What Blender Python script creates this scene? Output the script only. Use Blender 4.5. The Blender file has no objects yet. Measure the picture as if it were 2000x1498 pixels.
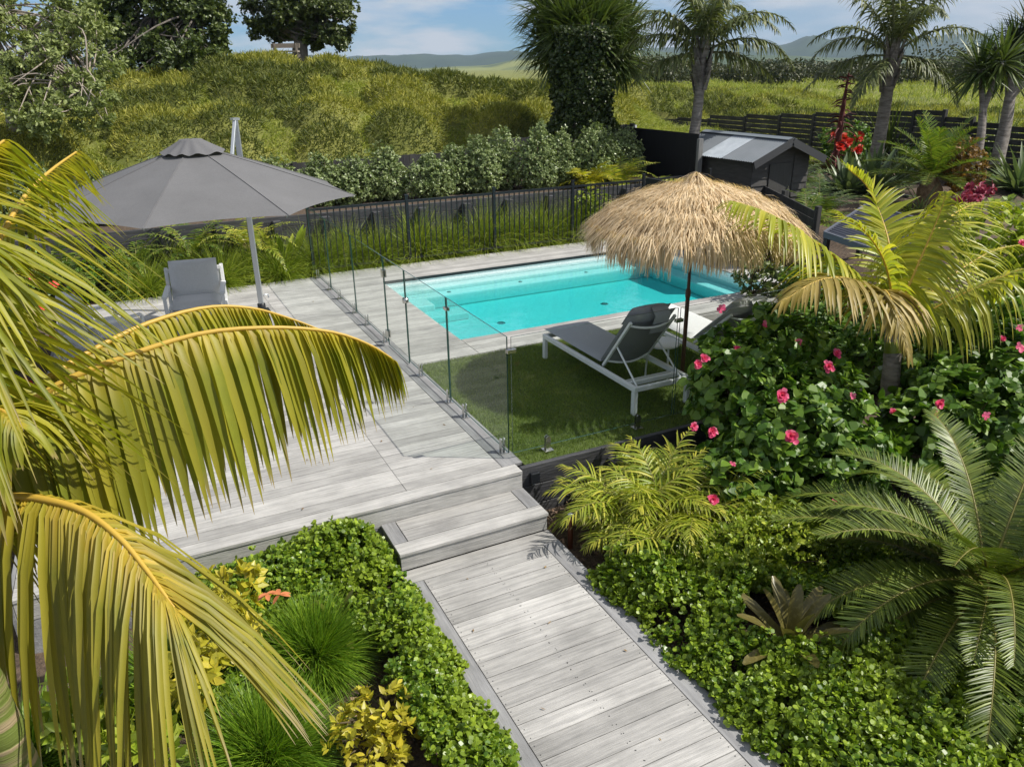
import bpy, math, random
import numpy as np
from mathutils import Matrix, Vector
rng = np.random.default_rng(11); random.seed(5)
R = math.radians
SC = bpy.context.scene; COL = SC.collection

# ---------------------------------------------------------------- camera, sky, sun, exposure
cam = bpy.data.cameras.new('camera'); cam.sensor_width = 36; cam.lens = 27.1422
cam.clip_start = .05; cam.clip_end = 20000
camo = bpy.data.objects.new('camera', cam); COL.objects.link(camo)
camo.matrix_world = Matrix([r for r in [[0.896233, 0.180531, -0.405186, -2.779], [-0.443326, 0.333389, -0.832054, -5.848], [-0.015127, 0.925343, 0.378828, 3.3896]]] + [[0, 0, 0, 1]])
SC.camera = camo
SUN = Vector((.86, -.51, 1.2)).normalized()
w = bpy.data.worlds.new('World'); SC.world = w; w.use_nodes = True
nt = w.node_tree; nd = nt.nodes; lk = nt.links; nd.clear()
out = nd.new('ShaderNodeOutputWorld'); bg = nd.new('ShaderNodeBackground'); bg.inputs['Strength'].default_value = .068
sky = nd.new('ShaderNodeTexSky'); sky.sky_type = 'NISHITA'; sky.sun_disc = False
sky.sun_elevation = math.asin(SUN.z); sky.sun_rotation = math.atan2(SUN.x, SUN.y)
sky.air_density = 1.0; sky.dust_density = .15; sky.ozone_density = 3.0
tc = nd.new('ShaderNodeTexCoord')
sx = nd.new('ShaderNodeSeparateXYZ'); lk.new(tc.outputs['Generated'], sx.inputs[0])
mp = nd.new('ShaderNodeMapping'); mp.inputs['Scale'].default_value = (7, 7, 30); mp.inputs['Location'].default_value = (1.3, .4, 0)
lk.new(tc.outputs['Generated'], mp.inputs[0])
n1 = nd.new('ShaderNodeTexNoise'); n1.inputs['Scale'].default_value = 1.0; n1.inputs['Detail'].default_value = 9; n1.inputs['Roughness'].default_value = .58
lk.new(mp.outputs[0], n1.inputs['Vector'])
cr = nd.new('ShaderNodeValToRGB'); cr.color_ramp.elements[0].position = .36; cr.color_ramp.elements[1].position = .58
lk.new(n1.outputs['Fac'], cr.inputs[0])
# thin high cloud towards the east
mp2 = nd.new('ShaderNodeMapping'); mp2.inputs['Scale'].default_value = (2.2, 2.2, 9)
lk.new(tc.outputs['Generated'], mp2.inputs[0])
n2 = nd.new('ShaderNodeTexNoise'); n2.inputs['Detail'].default_value = 6; n2.inputs['Scale'].default_value = 1.0; lk.new(mp2.outputs[0], n2.inputs['Vector'])
ad = nd.new('ShaderNodeMath'); ad.operation = 'MULTIPLY_ADD'; ad.inputs[1].default_value = 2.0; ad.inputs[2].default_value = -1.18
lk.new(sx.outputs['X'], ad.inputs[0])
ad2 = nd.new('ShaderNodeMath'); ad2.operation = 'ADD'; ad2.use_clamp = True; lk.new(ad.outputs[0], ad2.inputs[0])
ms = nd.new('ShaderNodeMath'); ms.operation = 'MULTIPLY'; ms.inputs[1].default_value = .55; lk.new(n2.outputs['Fac'], ms.inputs[0]); lk.new(ms.outputs[0], ad2.inputs[1])
mx = nd.new('ShaderNodeMix'); mx.data_type = 'RGBA'; lk.new(ad2.outputs[0], mx.inputs['Factor']); tn = nd.new('ShaderNodeVectorMath'); tn.operation = 'MULTIPLY'; tn.inputs[1].default_value = (.42, .80, 1.22); lk.new(sky.outputs[0], tn.inputs[0]); lk.new(tn.outputs[0], mx.inputs['A']); mx.inputs['B'].default_value = (5.6, 6.0, 6.3, 1)
mx2 = nd.new('ShaderNodeMix'); mx2.data_type = 'RGBA'; lk.new(cr.outputs[0], mx2.inputs['Factor']); lk.new(mx.outputs['Result'], mx2.inputs['A']); mx2.inputs['B'].default_value = (8.2, 8.3, 8.4, 1)
lk.new(mx2.outputs['Result'], bg.inputs['Color']); lk.new(bg.outputs[0], out.inputs[0])
sl = bpy.data.lights.new('sun', 'SUN'); sl.energy = 4.6; sl.angle = R(.5); sl.color = (1, .95, .87)
so = bpy.data.objects.new('sun', sl); COL.objects.link(so); so.rotation_euler = SUN.to_track_quat('Z', 'Y').to_euler(); so.location = (20, -12, 30)
SC.view_settings.view_transform = 'Standard'; SC.view_settings.look = 'None'
SC.view_settings.exposure = 0.34; SC.view_settings.gamma = 1
SC.cycles.max_bounces = 8; SC.cycles.transparent_max_bounces = 24; SC.cycles.diffuse_bounces = 3
SC.cycles.use_denoising = True

# ---------------------------------------------------------------- helpers
def nrm(a):
    a = np.asarray(a, float); return a / np.maximum(np.linalg.norm(a, axis=-1, keepdims=True), 1e-9)
def vn(P, s=1., seed=0):
    """value noise 0..1 at points P (n,3)"""
    P = np.asarray(P, float) * s + seed * 17.31
    i = np.floor(P).astype(np.int64); f = P - i; f = f * f * (3 - 2 * f)
    def h(a, b, c):
        n = (a * 374761393 + b * 668265263 + c * 2147483647 + seed * 1013) & 0xffffffff
        n = ((n ^ (n >> 13)) * 1274126177) & 0xffffffff
        return ((n ^ (n >> 16)) & 0xffff) / 65535.
    r = 0
    for dx in (0, 1):
        for dy in (0, 1):
            for dz in (0, 1):
                r = r + h(i[:, 0] + dx, i[:, 1] + dy, i[:, 2] + dz) * (f[:, 0] if dx else 1 - f[:, 0]) * (f[:, 1] if dy else 1 - f[:, 1]) * (f[:, 2] if dz else 1 - f[:, 2])
    return r
class MB:
    def __init__(s): s.v = []; s.t = []; s.f = []; s.n = 0
    def add(s, V, F, mat=0, smooth=False, t=None):
        V = np.asarray(V, float).reshape(-1, 3); F = np.asarray(F, np.int64)
        s.v.append(V); s.t.append(np.zeros(len(V)) if t is None else np.asarray(t, float).ravel()); s.f.append((F + s.n, mat, smooth)); s.n += len(V)
    def build(s, name, mats, parent=None, smooth=None, bevel=0):
        V = np.concatenate(s.v)
        q = parent
        while q is not None: V = V - np.array(q.location); q = q.parent
        if not isinstance(mats, (list, tuple)): mats = [mats]
        lv = np.concatenate([f.ravel() for f, _, _ in s.f]); tot = np.concatenate([np.full(len(f), f.shape[1]) for f, _, _ in s.f])
        st = np.concatenate([[0], np.cumsum(tot)[:-1]])
        me = bpy.data.meshes.new(name)
        me.vertices.add(len(V)); me.vertices.foreach_set('co', V.astype(np.float32).ravel())
        me.loops.add(len(lv)); me.loops.foreach_set('vertex_index', lv.astype(np.int32))
        me.polygons.add(len(tot)); me.polygons.foreach_set('loop_start', st.astype(np.int32))
        me.polygons.foreach_set('material_index', np.concatenate([np.full(len(f), m) for f, m, _ in s.f]).astype(np.int32))
        me.polygons.foreach_set('use_smooth', np.concatenate([np.full(len(f), (sm if smooth is None else smooth)) for f, _, sm in s.f]).astype(bool))
        T = np.concatenate(s.t)
        if T.any():
            at = me.attributes.new('t', 'FLOAT', 'POINT'); at.data.foreach_set('value', T.astype(np.float32))
        me.update(calc_edges=True)
        for m in mats: me.materials.append(m)
        o = bpy.data.objects.new(name, me); COL.objects.link(o)
        if parent is not None: o.parent = parent
        if bevel:
            b = o.modifiers.new('bevel', 'BEVEL'); b.width = bevel; b.segments = 2; b.limit_method = 'ANGLE'
        return o
def rotz(a): c, s = math.cos(a), math.sin(a); return np.array([[c, -s, 0], [s, c, 0], [0, 0, 1]])
CUBE_F = [[0, 1, 3, 2], [4, 6, 7, 5], [0, 4, 5, 1], [2, 3, 7, 6], [0, 2, 6, 4], [1, 5, 7, 3]]
def box(mb, c, s, rot=None, mat=0):
    V = np.array([[x, y, z] for x in (-.5, .5) for y in (-.5, .5) for z in (-.5, .5)]) * np.array(s)
    if rot is not None: V = V @ np.asarray(rot).T
    mb.add(V + np.array(c), CUBE_F, mat)
def bx(mb, x0, x1, y0, y1, z0, z1, mat=0): box(mb, ((x0 + x1) / 2, (y0 + y1) / 2, (z0 + z1) / 2), (x1 - x0, y1 - y0, z1 - z0), None, mat)
def beam(mb, p, q, w, h, up=(0, 0, 1), mat=0):
    p = np.array(p, float); q = np.array(q, float); d = nrm(q - p); s = np.cross(d, up)
    if np.linalg.norm(s) < 1e-4: s = np.cross(d, (0, 1, 0))
    s = nrm(s); u = np.cross(s, d)
    box(mb, (p + q) / 2, (np.linalg.norm(q - p), w, h), np.array([d, s, u]).T, mat)
def tube(mb, path, rad, n=8, mat=0, cap=True, tv=None):
    P = np.asarray(path, float); m = len(P); r = np.broadcast_to(np.asarray(rad, float), (m,))
    T = nrm(np.gradient(P, axis=0)); u = np.cross(T[0], (0, 0, 1.))
    if np.linalg.norm(u) < .1: u = np.cross(T[0], (1., 0, 0))
    u = nrm(u); rows = []
    for i in range(m):
        u = nrm(u - T[i] * (u @ T[i])); v = np.cross(T[i], u); a = np.arange(n) * 2 * math.pi / n
        rows.append(P[i] + r[i] * (np.cos(a)[:, None] * u + np.sin(a)[:, None] * v))
    V = np.concatenate(rows); i, j = np.meshgrid(np.arange(m - 1), np.arange(n), indexing='ij'); i = i.ravel(); j = j.ravel(); k = (j + 1) % n
    mb.add(V, np.stack([i * n + j, i * n + k, (i + 1) * n + k, (i + 1) * n + j], 1), mat, True, None if tv is None else np.full(len(V), tv))
    if cap:
        mb.add(rows[0], [list(range(n))[::-1]], mat); mb.add(rows[-1], [list(range(n))], mat)
def lathe(mb, prof, c=(0, 0, 0), n=20, mat=0, smooth=True):
    c = np.array(c); a = np.arange(n) * 2 * math.pi / n
    V = np.concatenate([np.stack([r * np.cos(a), r * np.sin(a), np.full(n, z)], 1) for r, z in prof]) + c; m = len(prof)
    i, j = np.meshgrid(np.arange(m - 1), np.arange(n), indexing='ij'); i = i.ravel(); j = j.ravel(); k = (j + 1) % n
    mb.add(V, np.stack([i * n + j, i * n + k, (i + 1) * n + k, (i + 1) * n + j], 1), mat, smooth)
def spline(pts, n=30):
    P = np.asarray(pts, float); P = np.concatenate([[2 * P[0] - P[1]], P, [2 * P[-1] - P[-2]]]); m = len(P) - 3; o = []
    for u in np.linspace(0, m, n):
        i = min(int(u), m - 1); t = u - i; a, b, c, d = P[i:i + 4]
        o.append(.5 * ((2 * b) + (-a + c) * t + (2 * a - 5 * b + 4 * c - d) * t * t + (-a + 3 * b - 3 * c + d) * t ** 3))
    return np.array(o)
G = np.array([0, 0, -1.])
def ribbons(mb, P, D, N, L, W, prof, droop=0., fold=0., mat=0, smooth=True, pw=1., twist=None):
    P = np.asarray(P, float); n = len(P); D = nrm(D); S = np.cross(D, N)
    bad = np.linalg.norm(S, axis=1) < 1e-3; S[bad] = np.cross(D[bad], [.3, .9, .1]); S = nrm(S)
    L = np.broadcast_to(L, (n,)); W = np.broadcast_to(W, (n,)); dr = np.broadcast_to(droop, (n,))
    c = P.copy(); tp = 0.; rows = []; k = 3 if fold else 2
    for t, wd in prof:
        tm = (t + tp) / 2; d = nrm(D + G * (dr * tm ** pw)[:, None]); c = c + d * (L * (t - tp))[:, None]; tp = t
        dd = nrm(D + G * (dr * t ** pw)[:, None]); Nn = nrm(np.cross(S, dd)); hw = (W * wd * .5)[:, None]
        S2 = S if twist is None else nrm(S * np.cos(twist * t)[:, None] + Nn * np.sin(twist * t)[:, None])
        if fold: rows += [c + S2 * hw + Nn * hw * fold, c, c - S2 * hw + Nn * hw * fold]
        else: rows += [c + S2 * hw, c - S2 * hw]
    V = np.stack(rows, 1); m = len(prof); f = []
    for i in range(m - 1):
        for j in range(k - 1): f.append([i * k + j, i * k + j + 1, (i + 1) * k + j + 1, (i + 1) * k + j])
    F = (np.arange(n)[:, None, None] * (m * k) + np.array(f)[None]).reshape(-1, 4)
    mb.add(V, F, mat, smooth, np.tile(np.repeat([t for t, _ in prof], k), n))
def ngons(mb, P, D, N, L, W, outl, mat=0, cup=0.):
    """flat many-sided leaves: outl = (t, s) outline"""
    P = np.asarray(P, float); n = len(P); D = nrm(D); S = nrm(np.cross(D, N)); Nn = np.cross(S, D)
    L = np.broadcast_to(L, (n,))[:, None]; W = np.broadcast_to(W, (n,))[:, None]
    V = np.stack([P + D * L * t + S * W * s * .5 + Nn * W * cup * (abs(s)) for t, s in outl], 1); k = len(outl)
    mb.add(V, np.arange(n * k).reshape(n, k), mat, False, np.tile([t for t, _ in outl], n))
ROUND = [(0, 0), (.25, .75), (.6, 1), (.9, .6), (1, 0), (.9, -.6), (.6, -1), (.25, -.75)]
OVAL = [(0, 0), (.3, .8), (.6, 1), (1, 0), (.6, -1), (.3, -.8)]
def rnd_dir(n): return nrm(rng.normal(size=(n, 3)))
def rosettes(mb, C, O, k, L, W, spread=.9, outl=OVAL, mat=0, cup=.15, jl=.35):
    """k leaves round each shoot tip C pointing along O"""
    n = len(C); C = np.repeat(C, k, 0); O = nrm(np.repeat(O, k, 0)); A = nrm(np.cross(O, rnd_dir(n * k)))
    D = nrm(O * rng.uniform(.15, 1.0, (n * k, 1)) + A * spread); N = nrm(O + .45 * rnd_dir(n * k))
    s = rng.uniform(1 - jl, 1 + jl, n * k)
    ngons(mb, C + O * rng.uniform(-.6, .3, (n * k, 1)) * L, D, N, L * s, W * s, outl, mat, cup)
def setp(o, label=None, cat=None, group=None, kind=None):
    if label: o['label'] = label
    if cat: o['category'] = cat
    if group: o['group'] = group
    if kind: o['kind'] = kind
    return o
def thing(name, loc, label, cat, group=None):
    o = bpy.data.objects.new(name, None); COL.objects.link(o); o.location = loc; o.empty_display_size = .2
    return setp(o, label, cat, group)
def copy_thing(root, loc, rz, label, group=None):
    r = root.copy(); COL.objects.link(r); r.location = loc; r.rotation_euler = (0, 0, rz); setp(r, label, None, group)
    for ch in list(root.children):
        c = ch.copy(); COL.objects.link(c); c.parent = r
        for g in list(ch.children):
            d = g.copy(); COL.objects.link(d); d.parent = c
    return r

# ---------------------------------------------------------------- materials
def M(name, col, rough=.6, metal=0., spec=.5, col2=None, nscale=6., nstretch=(1, 1, 1), island=0., bump=0., bscale=None, detail=5, lo=.35, hi=.65, coat=0., tcol=None, tpos=(0., 1.), trans=0., islcol=None, tip=None, tipat=.88, blotch=0.):
    m = bpy.data.materials.new(name); m.use_nodes = True; t = m.node_tree; n = t.nodes; l = t.links
    b = n['Principled BSDF']; b.inputs['Roughness'].default_value = rough; b.inputs['Metallic'].default_value = metal
    b.inputs['Specular IOR Level'].default_value = spec; b.inputs['Coat Weight'].default_value = coat
    c3 = lambda c: (c[0], c[1], c[2], 1)
    b.inputs['Base Color'].default_value = c3(col); src = None
    if col2 is not None or bump:
        tcn = n.new('ShaderNodeTexCoord'); mpn = n.new('ShaderNodeMapping'); mpn.inputs['Scale'].default_value = nstretch; l.new(tcn.outputs['Object'], mpn.inputs[0])
    if col2 is not None:
        nz = n.new('ShaderNodeTexNoise'); nz.inputs['Scale'].default_value = nscale; nz.inputs['Detail'].default_value = detail; nz.inputs['Roughness'].default_value = .6; l.new(mpn.outputs[0], nz.inputs['Vector'])
        r = n.new('ShaderNodeValToRGB'); r.color_ramp.elements[0].position = lo; r.color_ramp.elements[1].position = hi
        r.color_ramp.elements[0].color = c3(col); r.color_ramp.elements[1].color = c3(col2); l.new(nz.outputs['Fac'], r.inputs[0]); src = r.outputs[0]
    if tcol is not None:
        a = n.new('ShaderNodeAttribute'); a.attribute_name = 't'
        mr = n.new('ShaderNodeMapRange'); mr.inputs['From Min'].default_value = tpos[0]; mr.inputs['From Max'].default_value = tpos[1]; l.new(a.outputs['Fac'], mr.inputs[0])
        x = n.new('ShaderNodeMix'); x.data_type = 'RGBA'; l.new(mr.outputs[0], x.inputs['Factor']); x.inputs['A'].default_value = c3(tcol)
        if src: l.new(src, x.inputs['B'])
        else: x.inputs['B'].default_value = c3(col)
        src = x.outputs['Result']
    if island or islcol is not None:
        g = n.new('ShaderNodeNewGeometry')
        if islcol is not None:
            x = n.new('ShaderNodeMix'); x.data_type = 'RGBA'
            pwn = n.new('ShaderNodeMath'); pwn.operation = 'POWER'; pwn.inputs[1].default_value = 1.7; l.new(g.outputs['Random Per Island'], pwn.inputs[0]); l.new(pwn.outputs[0], x.inputs['Factor'])
            if src: l.new(src, x.inputs['A'])
            else: x.inputs['A'].default_value = c3(col)
            x.inputs['B'].default_value = c3(islcol); src = x.outputs['Result']
        if island:
            wn = n.new('ShaderNodeTexWhiteNoise'); wn.noise_dimensions = '1D'; l.new(g.outputs['Random Per Island'], wn.inputs['W'])
            mr = n.new('ShaderNodeMapRange'); mr.inputs['To Min'].default_value = 1 - island; mr.inputs['To Max'].default_value = 1 + island; l.new(wn.outputs['Value'], mr.inputs[0])
            x = n.new('ShaderNodeVectorMath'); x.operation = 'SCALE'
            if src: l.new(src, x.inputs[0])
            else: x.inputs[0].default_value = col
            l.new(mr.outputs[0], x.inputs['Scale']); src = x.outputs[0]
    if tip is not None:
        a = n.new('ShaderNodeAttribute'); a.attribute_name = 't'; gi = n.new('ShaderNodeNewGeometry'); mr = n.new('ShaderNodeMapRange'); mr.inputs['From Max'].default_value = 1.
        ma = n.new('ShaderNodeMath'); ma.operation = 'MULTIPLY_ADD'; ma.inputs[1].default_value = .22; ma.inputs[2].default_value = tipat - .14; l.new(gi.outputs['Random Per Island'], ma.inputs[0]); l.new(ma.outputs[0], mr.inputs['From Min']); l.new(a.outputs['Fac'], mr.inputs[0])
        x = n.new('ShaderNodeMix'); x.data_type = 'RGBA'; l.new(mr.outputs[0], x.inputs['Factor']); x.inputs['B'].default_value = c3(tip)
        if src: l.new(src, x.inputs['A'])
        else: x.inputs['A'].default_value = c3(col)
        src = x.outputs['Result']
    if blotch:
        tb2 = n.new('ShaderNodeTexCoord'); nb2 = n.new('ShaderNodeTexNoise'); nb2.inputs['Scale'].default_value = 2.1; nb2.inputs['Detail'].default_value = 7; nb2.inputs['Roughness'].default_value = .65; l.new(tb2.outputs['Object'], nb2.inputs['Vector'])
        mr = n.new('ShaderNodeMapRange'); mr.inputs['From Min'].default_value = .3; mr.inputs['From Max'].default_value = .7; mr.inputs['To Min'].default_value = 1 - blotch; mr.inputs['To Max'].default_value = 1 + blotch; l.new(nb2.outputs['Fac'], mr.inputs[0])
        x = n.new('ShaderNodeVectorMath'); x.operation = 'SCALE'; l.new(src, x.inputs[0]); l.new(mr.outputs[0], x.inputs['Scale']); src = x.outputs[0]
    if src: l.new(src, b.inputs['Base Color'])
    if bump:
        nb = n.new('ShaderNodeTexNoise'); nb.inputs['Scale'].default_value = bscale or nscale * 3; nb.inputs['Detail'].default_value = 6; l.new(mpn.outputs[0], nb.inputs['Vector'])
        bp = n.new('ShaderNodeBump'); bp.inputs['Strength'].default_value = bump; bp.inputs['Distance'].default_value = .02; l.new(nb.outputs['Fac'], bp.inputs['Height']); l.new(bp.outputs[0], b.inputs['Normal'])
    if trans:
        tr = n.new('ShaderNodeBsdfTranslucent'); mxs = n.new('ShaderNodeMixShader'); mxs.inputs[0].default_value = trans
        if src:
            sc_ = n.new('ShaderNodeVectorMath'); sc_.operation = 'MULTIPLY'; l.new(src, sc_.inputs[0]); sc_.inputs[1].default_value = (1.5, 1.6, .8); l.new(sc_.outputs[0], tr.inputs[0])
        else: tr.inputs[0].default_value = (min(1, col[0] * 1.5), min(1, col[1] * 1.6), col[2] * .8, 1)
        l.new(b.outputs[0], mxs.inputs[1]); l.new(tr.outputs[0], mxs.inputs[2]); l.new(mxs.outputs[0], n['Material Output'].inputs[0])
    return m
def leaf(name, c, c2, trans=.3, rough=.38, **k): return M(name, c, rough, islcol=c2, island=.22, trans=trans, spec=.45, **k)
def glass_mat(name, tint, refl=1.0, absorb=None):
    m = bpy.data.materials.new(name); m.use_nodes = True; t = m.node_tree; n = t.nodes; l = t.links; n.remove(n['Principled BSDF'])
    tr = n.new('ShaderNodeBsdfTransparent'); tr.inputs[0].default_value = (*tint, 1); gl = n.new('ShaderNodeBsdfGlossy'); gl.inputs['Roughness'].default_value = .0
    lw = n.new('ShaderNodeLayerWeight'); lw.inputs['Blend'].default_value = .5; pw_ = n.new('ShaderNodeMath'); pw_.operation = 'POWER'; pw_.inputs[1].default_value = 5; l.new(lw.outputs['Facing'], pw_.inputs[0]); fr = n.new('ShaderNodeMath'); fr.operation = 'MULTIPLY_ADD'; fr.inputs[1].default_value = .42 if not absorb else .9; fr.inputs[2].default_value = .022; l.new(pw_.outputs[0], fr.inputs[0]); mx_ = n.new('ShaderNodeMixShader')
    l.new(fr.outputs[0], mx_.inputs[0]); l.new(tr.outputs[0], mx_.inputs[1]); l.new(gl.outputs[0], mx_.inputs[2]); l.new(mx_.outputs[0], n['Material Output'].inputs[0])
    if absorb:
        va = n.new('ShaderNodeVolumeAbsorption'); va.inputs['Color'].default_value = (*absorb[0], 1); va.inputs['Density'].default_value = absorb[1]; l.new(va.outputs[0], n['Material Output'].inputs['Volume'])
        nz = n.new('ShaderNodeTexNoise'); nz.inputs['Scale'].default_value = 5; nz.inputs['Detail'].default_value = 3; tcn = n.new('ShaderNodeTexCoord'); l.new(tcn.outputs['Object'], nz.inputs['Vector'])
        bp = n.new('ShaderNodeBump'); bp.inputs['Strength'].default_value = .14; bp.inputs['Distance'].default_value = .05; l.new(nz.outputs['Fac'], bp.inputs['Height']); l.new(bp.outputs[0], gl.inputs['Normal'])
    return m
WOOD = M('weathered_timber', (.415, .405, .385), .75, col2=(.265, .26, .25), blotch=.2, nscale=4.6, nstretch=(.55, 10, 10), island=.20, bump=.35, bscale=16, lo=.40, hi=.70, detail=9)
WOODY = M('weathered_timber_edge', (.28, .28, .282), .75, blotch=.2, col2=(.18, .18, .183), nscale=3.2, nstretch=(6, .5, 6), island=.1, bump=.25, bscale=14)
BLACKW = M('black_stained_timber', (.035, .036, .04), .6, col2=(.08, .08, .086), nscale=3, nstretch=(.6, 4, 5), island=.25, bump=.4, bscale=12)
DARKF = M('dark_fence_boards', (.028, .028, .03), .75, col2=(.06, .058, .055), nscale=2.2, nstretch=(3, 3, .5), island=.3, bump=.3, bscale=10)
SLATM = M('old_dark_slats', (.03, .029, .028), .8, col2=(.11, .105, .095), nscale=1.6, nstretch=(1, 1, 4), island=.3, lo=.5, hi=.8)
BLKMET = M('black_powdercoat', (.012, .014, .017), .4)
STEEL = M('brushed_steel', (.62, .61, .58), .25, metal=1.)
ALU = M('silver_aluminium', (.50, .53, .56), .35, metal=.7)
WHITEM = M('white_powdercoat', (.74, .75, .75), .4)
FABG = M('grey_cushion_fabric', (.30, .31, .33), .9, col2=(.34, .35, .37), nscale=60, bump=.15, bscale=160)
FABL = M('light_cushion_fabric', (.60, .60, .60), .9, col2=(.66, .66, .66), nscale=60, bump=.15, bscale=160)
FABC = M('chair_cushion_fabric', (.34, .345, .35), .9, col2=(.38, .385, .39), nscale=60, bump=.15, bscale=160)
SLING = M('grey_sling_mesh', (.17, .175, .18), .8, col2=(.21, .215, .22), nscale=120)
CANV = M('charcoal_canvas', (.132, .132, .138), .9, blotch=.10, col2=(.152, .152, .157), nscale=70, nstretch=(1, 1, 1), bump=.12, bscale=220, trans=.06)
THATCH = M('dry_thatch', (.78, .63, .43), .85, islcol=(.48, .33, .17), island=.32, trans=.18)
POLEB = M('brown_pole', (.10, .045, .025), .55)
POOLM = M('pool_shell', (.82, .86, .85), .4, col2=(.62, .69, .69), nscale=48, lo=.38, hi=.62, bump=.3, bscale=30)
WATER = glass_mat('pool_water', (1, 1, 1), absorb=((.12, .865, .87), 1.9))
GLASS = glass_mat('clear_glass', (.965, .985, .975))
GEDGE = M('glass_edge', (.02, .06, .05), .15)
CORR = M('corrugated_steel', (.16, .18, .20), .45, metal=.2, col2=(.19, .21, .23), nscale=2)
CORRC = M('clear_roof_sheet', (.44, .48, .52), .35, col2=(.34, .38, .42), nscale=5)
CORRD = M('dark_corrugated_steel', (.06, .065, .09), .45, col2=(.075, .08, .10), nscale=2)
SHEDW = M('shed_weatherboard', (.055, .052, .048), .8, col2=(.08, .075, .07), nscale=4, nstretch=(1, 1, 6))
COPPER = M('weathered_copper', (.20, .075, .04), .4, metal=.6)
BARK = M('grey_bark', (.20, .175, .15), .9, col2=(.10, .085, .07), nscale=9, nstretch=(1, 1, .35), bump=.8, bscale=20)
PALMTR = M('palm_trunk_bark', (.30, .27, .24), .9, col2=(.14, .12, .10), nscale=4, nstretch=(1, 1, 5), bump=.8, bscale=12)
GTRUNK = M('green_ringed_trunk', (.13, .17, .03), .6, col2=(.34, .27, .15), nscale=2.2, nstretch=(.4, .4, 9), bump=.5, lo=.46, hi=.56)
DEADB = M('bare_twigs', (.34, .29, .24), .9)
SOIL = M('garden_ground', (.055, .038, .026), .95, col2=(.15, .105, .07), nscale=22, detail=8, bump=1., bscale=60)
# ground sheet: soil near the house, grass beyond
def ground_mat():
    m = M('ground_cover', (.05, .035, .024), .95, col2=(.13, .09, .06), nscale=24, detail=8, bump=.8, bscale=60)
    n = m.node_tree.nodes; l = m.node_tree.links; b = n['Principled BSDF']; src = b.inputs['Base Color'].links[0].from_socket
    a = n.new('ShaderNodeAttribute'); a.attribute_name = 't'
    tcn = n.new('ShaderNodeTexCoord'); nz = n.new('ShaderNodeTexNoise'); nz.inputs['Scale'].default_value = .35; nz.inputs['Detail'].default_value = 9; l.new(tcn.outputs['Object'], nz.inputs['Vector'])
    r = n.new('ShaderNodeValToRGB'); r.color_ramp.elements[0].position = .36; r.color_ramp.elements[1].position = .66; r.color_ramp.elements[0].color = (.11, .13, .02, 1); r.color_ramp.elements[1].color = (.22, .22, .05, 1); l.new(nz.outputs['Fac'], r.inputs[0])
    x = n.new('ShaderNodeMix'); x.data_type = 'RGBA'; l.new(a.outputs['Fac'], x.inputs['Factor']); l.new(src, x.inputs['A']); l.new(r.outputs[0], x.inputs['B']); l.new(x.outputs['Result'], b.inputs['Base Color'])
    return m

# ---------------------------------------------------------------- ground
CTRL = np.array([(-8, 12, 1.2), (-3, 12, 1.2), (2, 12, 1.1), (7, 12, 1.0), (11, 12.5, .7), (14, 9, .25), (15, 14, .4), (19, 8, .25), (19, 15, .3), (18, 23, .6),
 (-12, 17, 1.9), (-6, 16, 2.0), (-4, 14.5, 1.7), (-1, 17, 2.3), (3, 16.5, 2.3), (7, 15.5, 2.1), (10, 15, 1.7),
 (-14, 24, 2.4), (-8, 21, 2.4), (-4, 19.5, 2.45), (-2.8, 20.5, 2.6), (-1.2, 24.6, 3.15), (.2, 24.2, 3.6), (1.3, 24, 3.95), (2.8, 25.5, 3.95), (4.5, 23, 3.75), (5.2, 21.7, 3.4), (7.8, 21, 3.25), (10, 19, 2.8), (14, 23, 2.5), (18, 27, 2.1), (24, 25, 1.6), (26, 18, 1.0), (28, 10, .8),
 (0, 34, 3.3), (-10, 34, 2.6), (12, 34, 2.2), (26, 36, 1.7), (40, 30, 1.4), (40, 12, 1.0), (58, 36, 1.2), (55, 10, .9), (15, 3, .2), (12, 0, .15), (20, 0, .3), (12, 5, .2)])
def sm(a, b, x): t = np.clip((x - a) / (b - a), 0, 1); return t * t * (3 - 2 * t)
_mc = None
def mounds(x, y):
    """rounded scrub mounds on the dune"""
    s = 1.35; ix = np.floor(x / s); iy = np.floor(y / s); best = np.zeros_like(x)
    for dx in (-1, 0, 1):
        for dy in (-1, 0, 1):
            cx = ix + dx; cy = iy + dy
            h1 = np.abs(np.sin(cx * 127.1 + cy * 311.7) * 43758.5453) % 1; h2 = np.abs(np.sin(cx * 269.5 + cy * 183.3) * 43758.5453) % 1; h3 = np.abs(np.sin(cx * 19.5 + cy * 83.3) * 43758.5453) % 1
            d = np.hypot(x - (cx + h1) * s, y - (cy + h2) * s); r = (.5 + .5 * h3)
            best = np.maximum(best, np.sqrt(np.clip(1 - (d / r) ** 2, 0, 1)) * (.2 + .4 * h3) * (h3 > .2))
    return best
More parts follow.
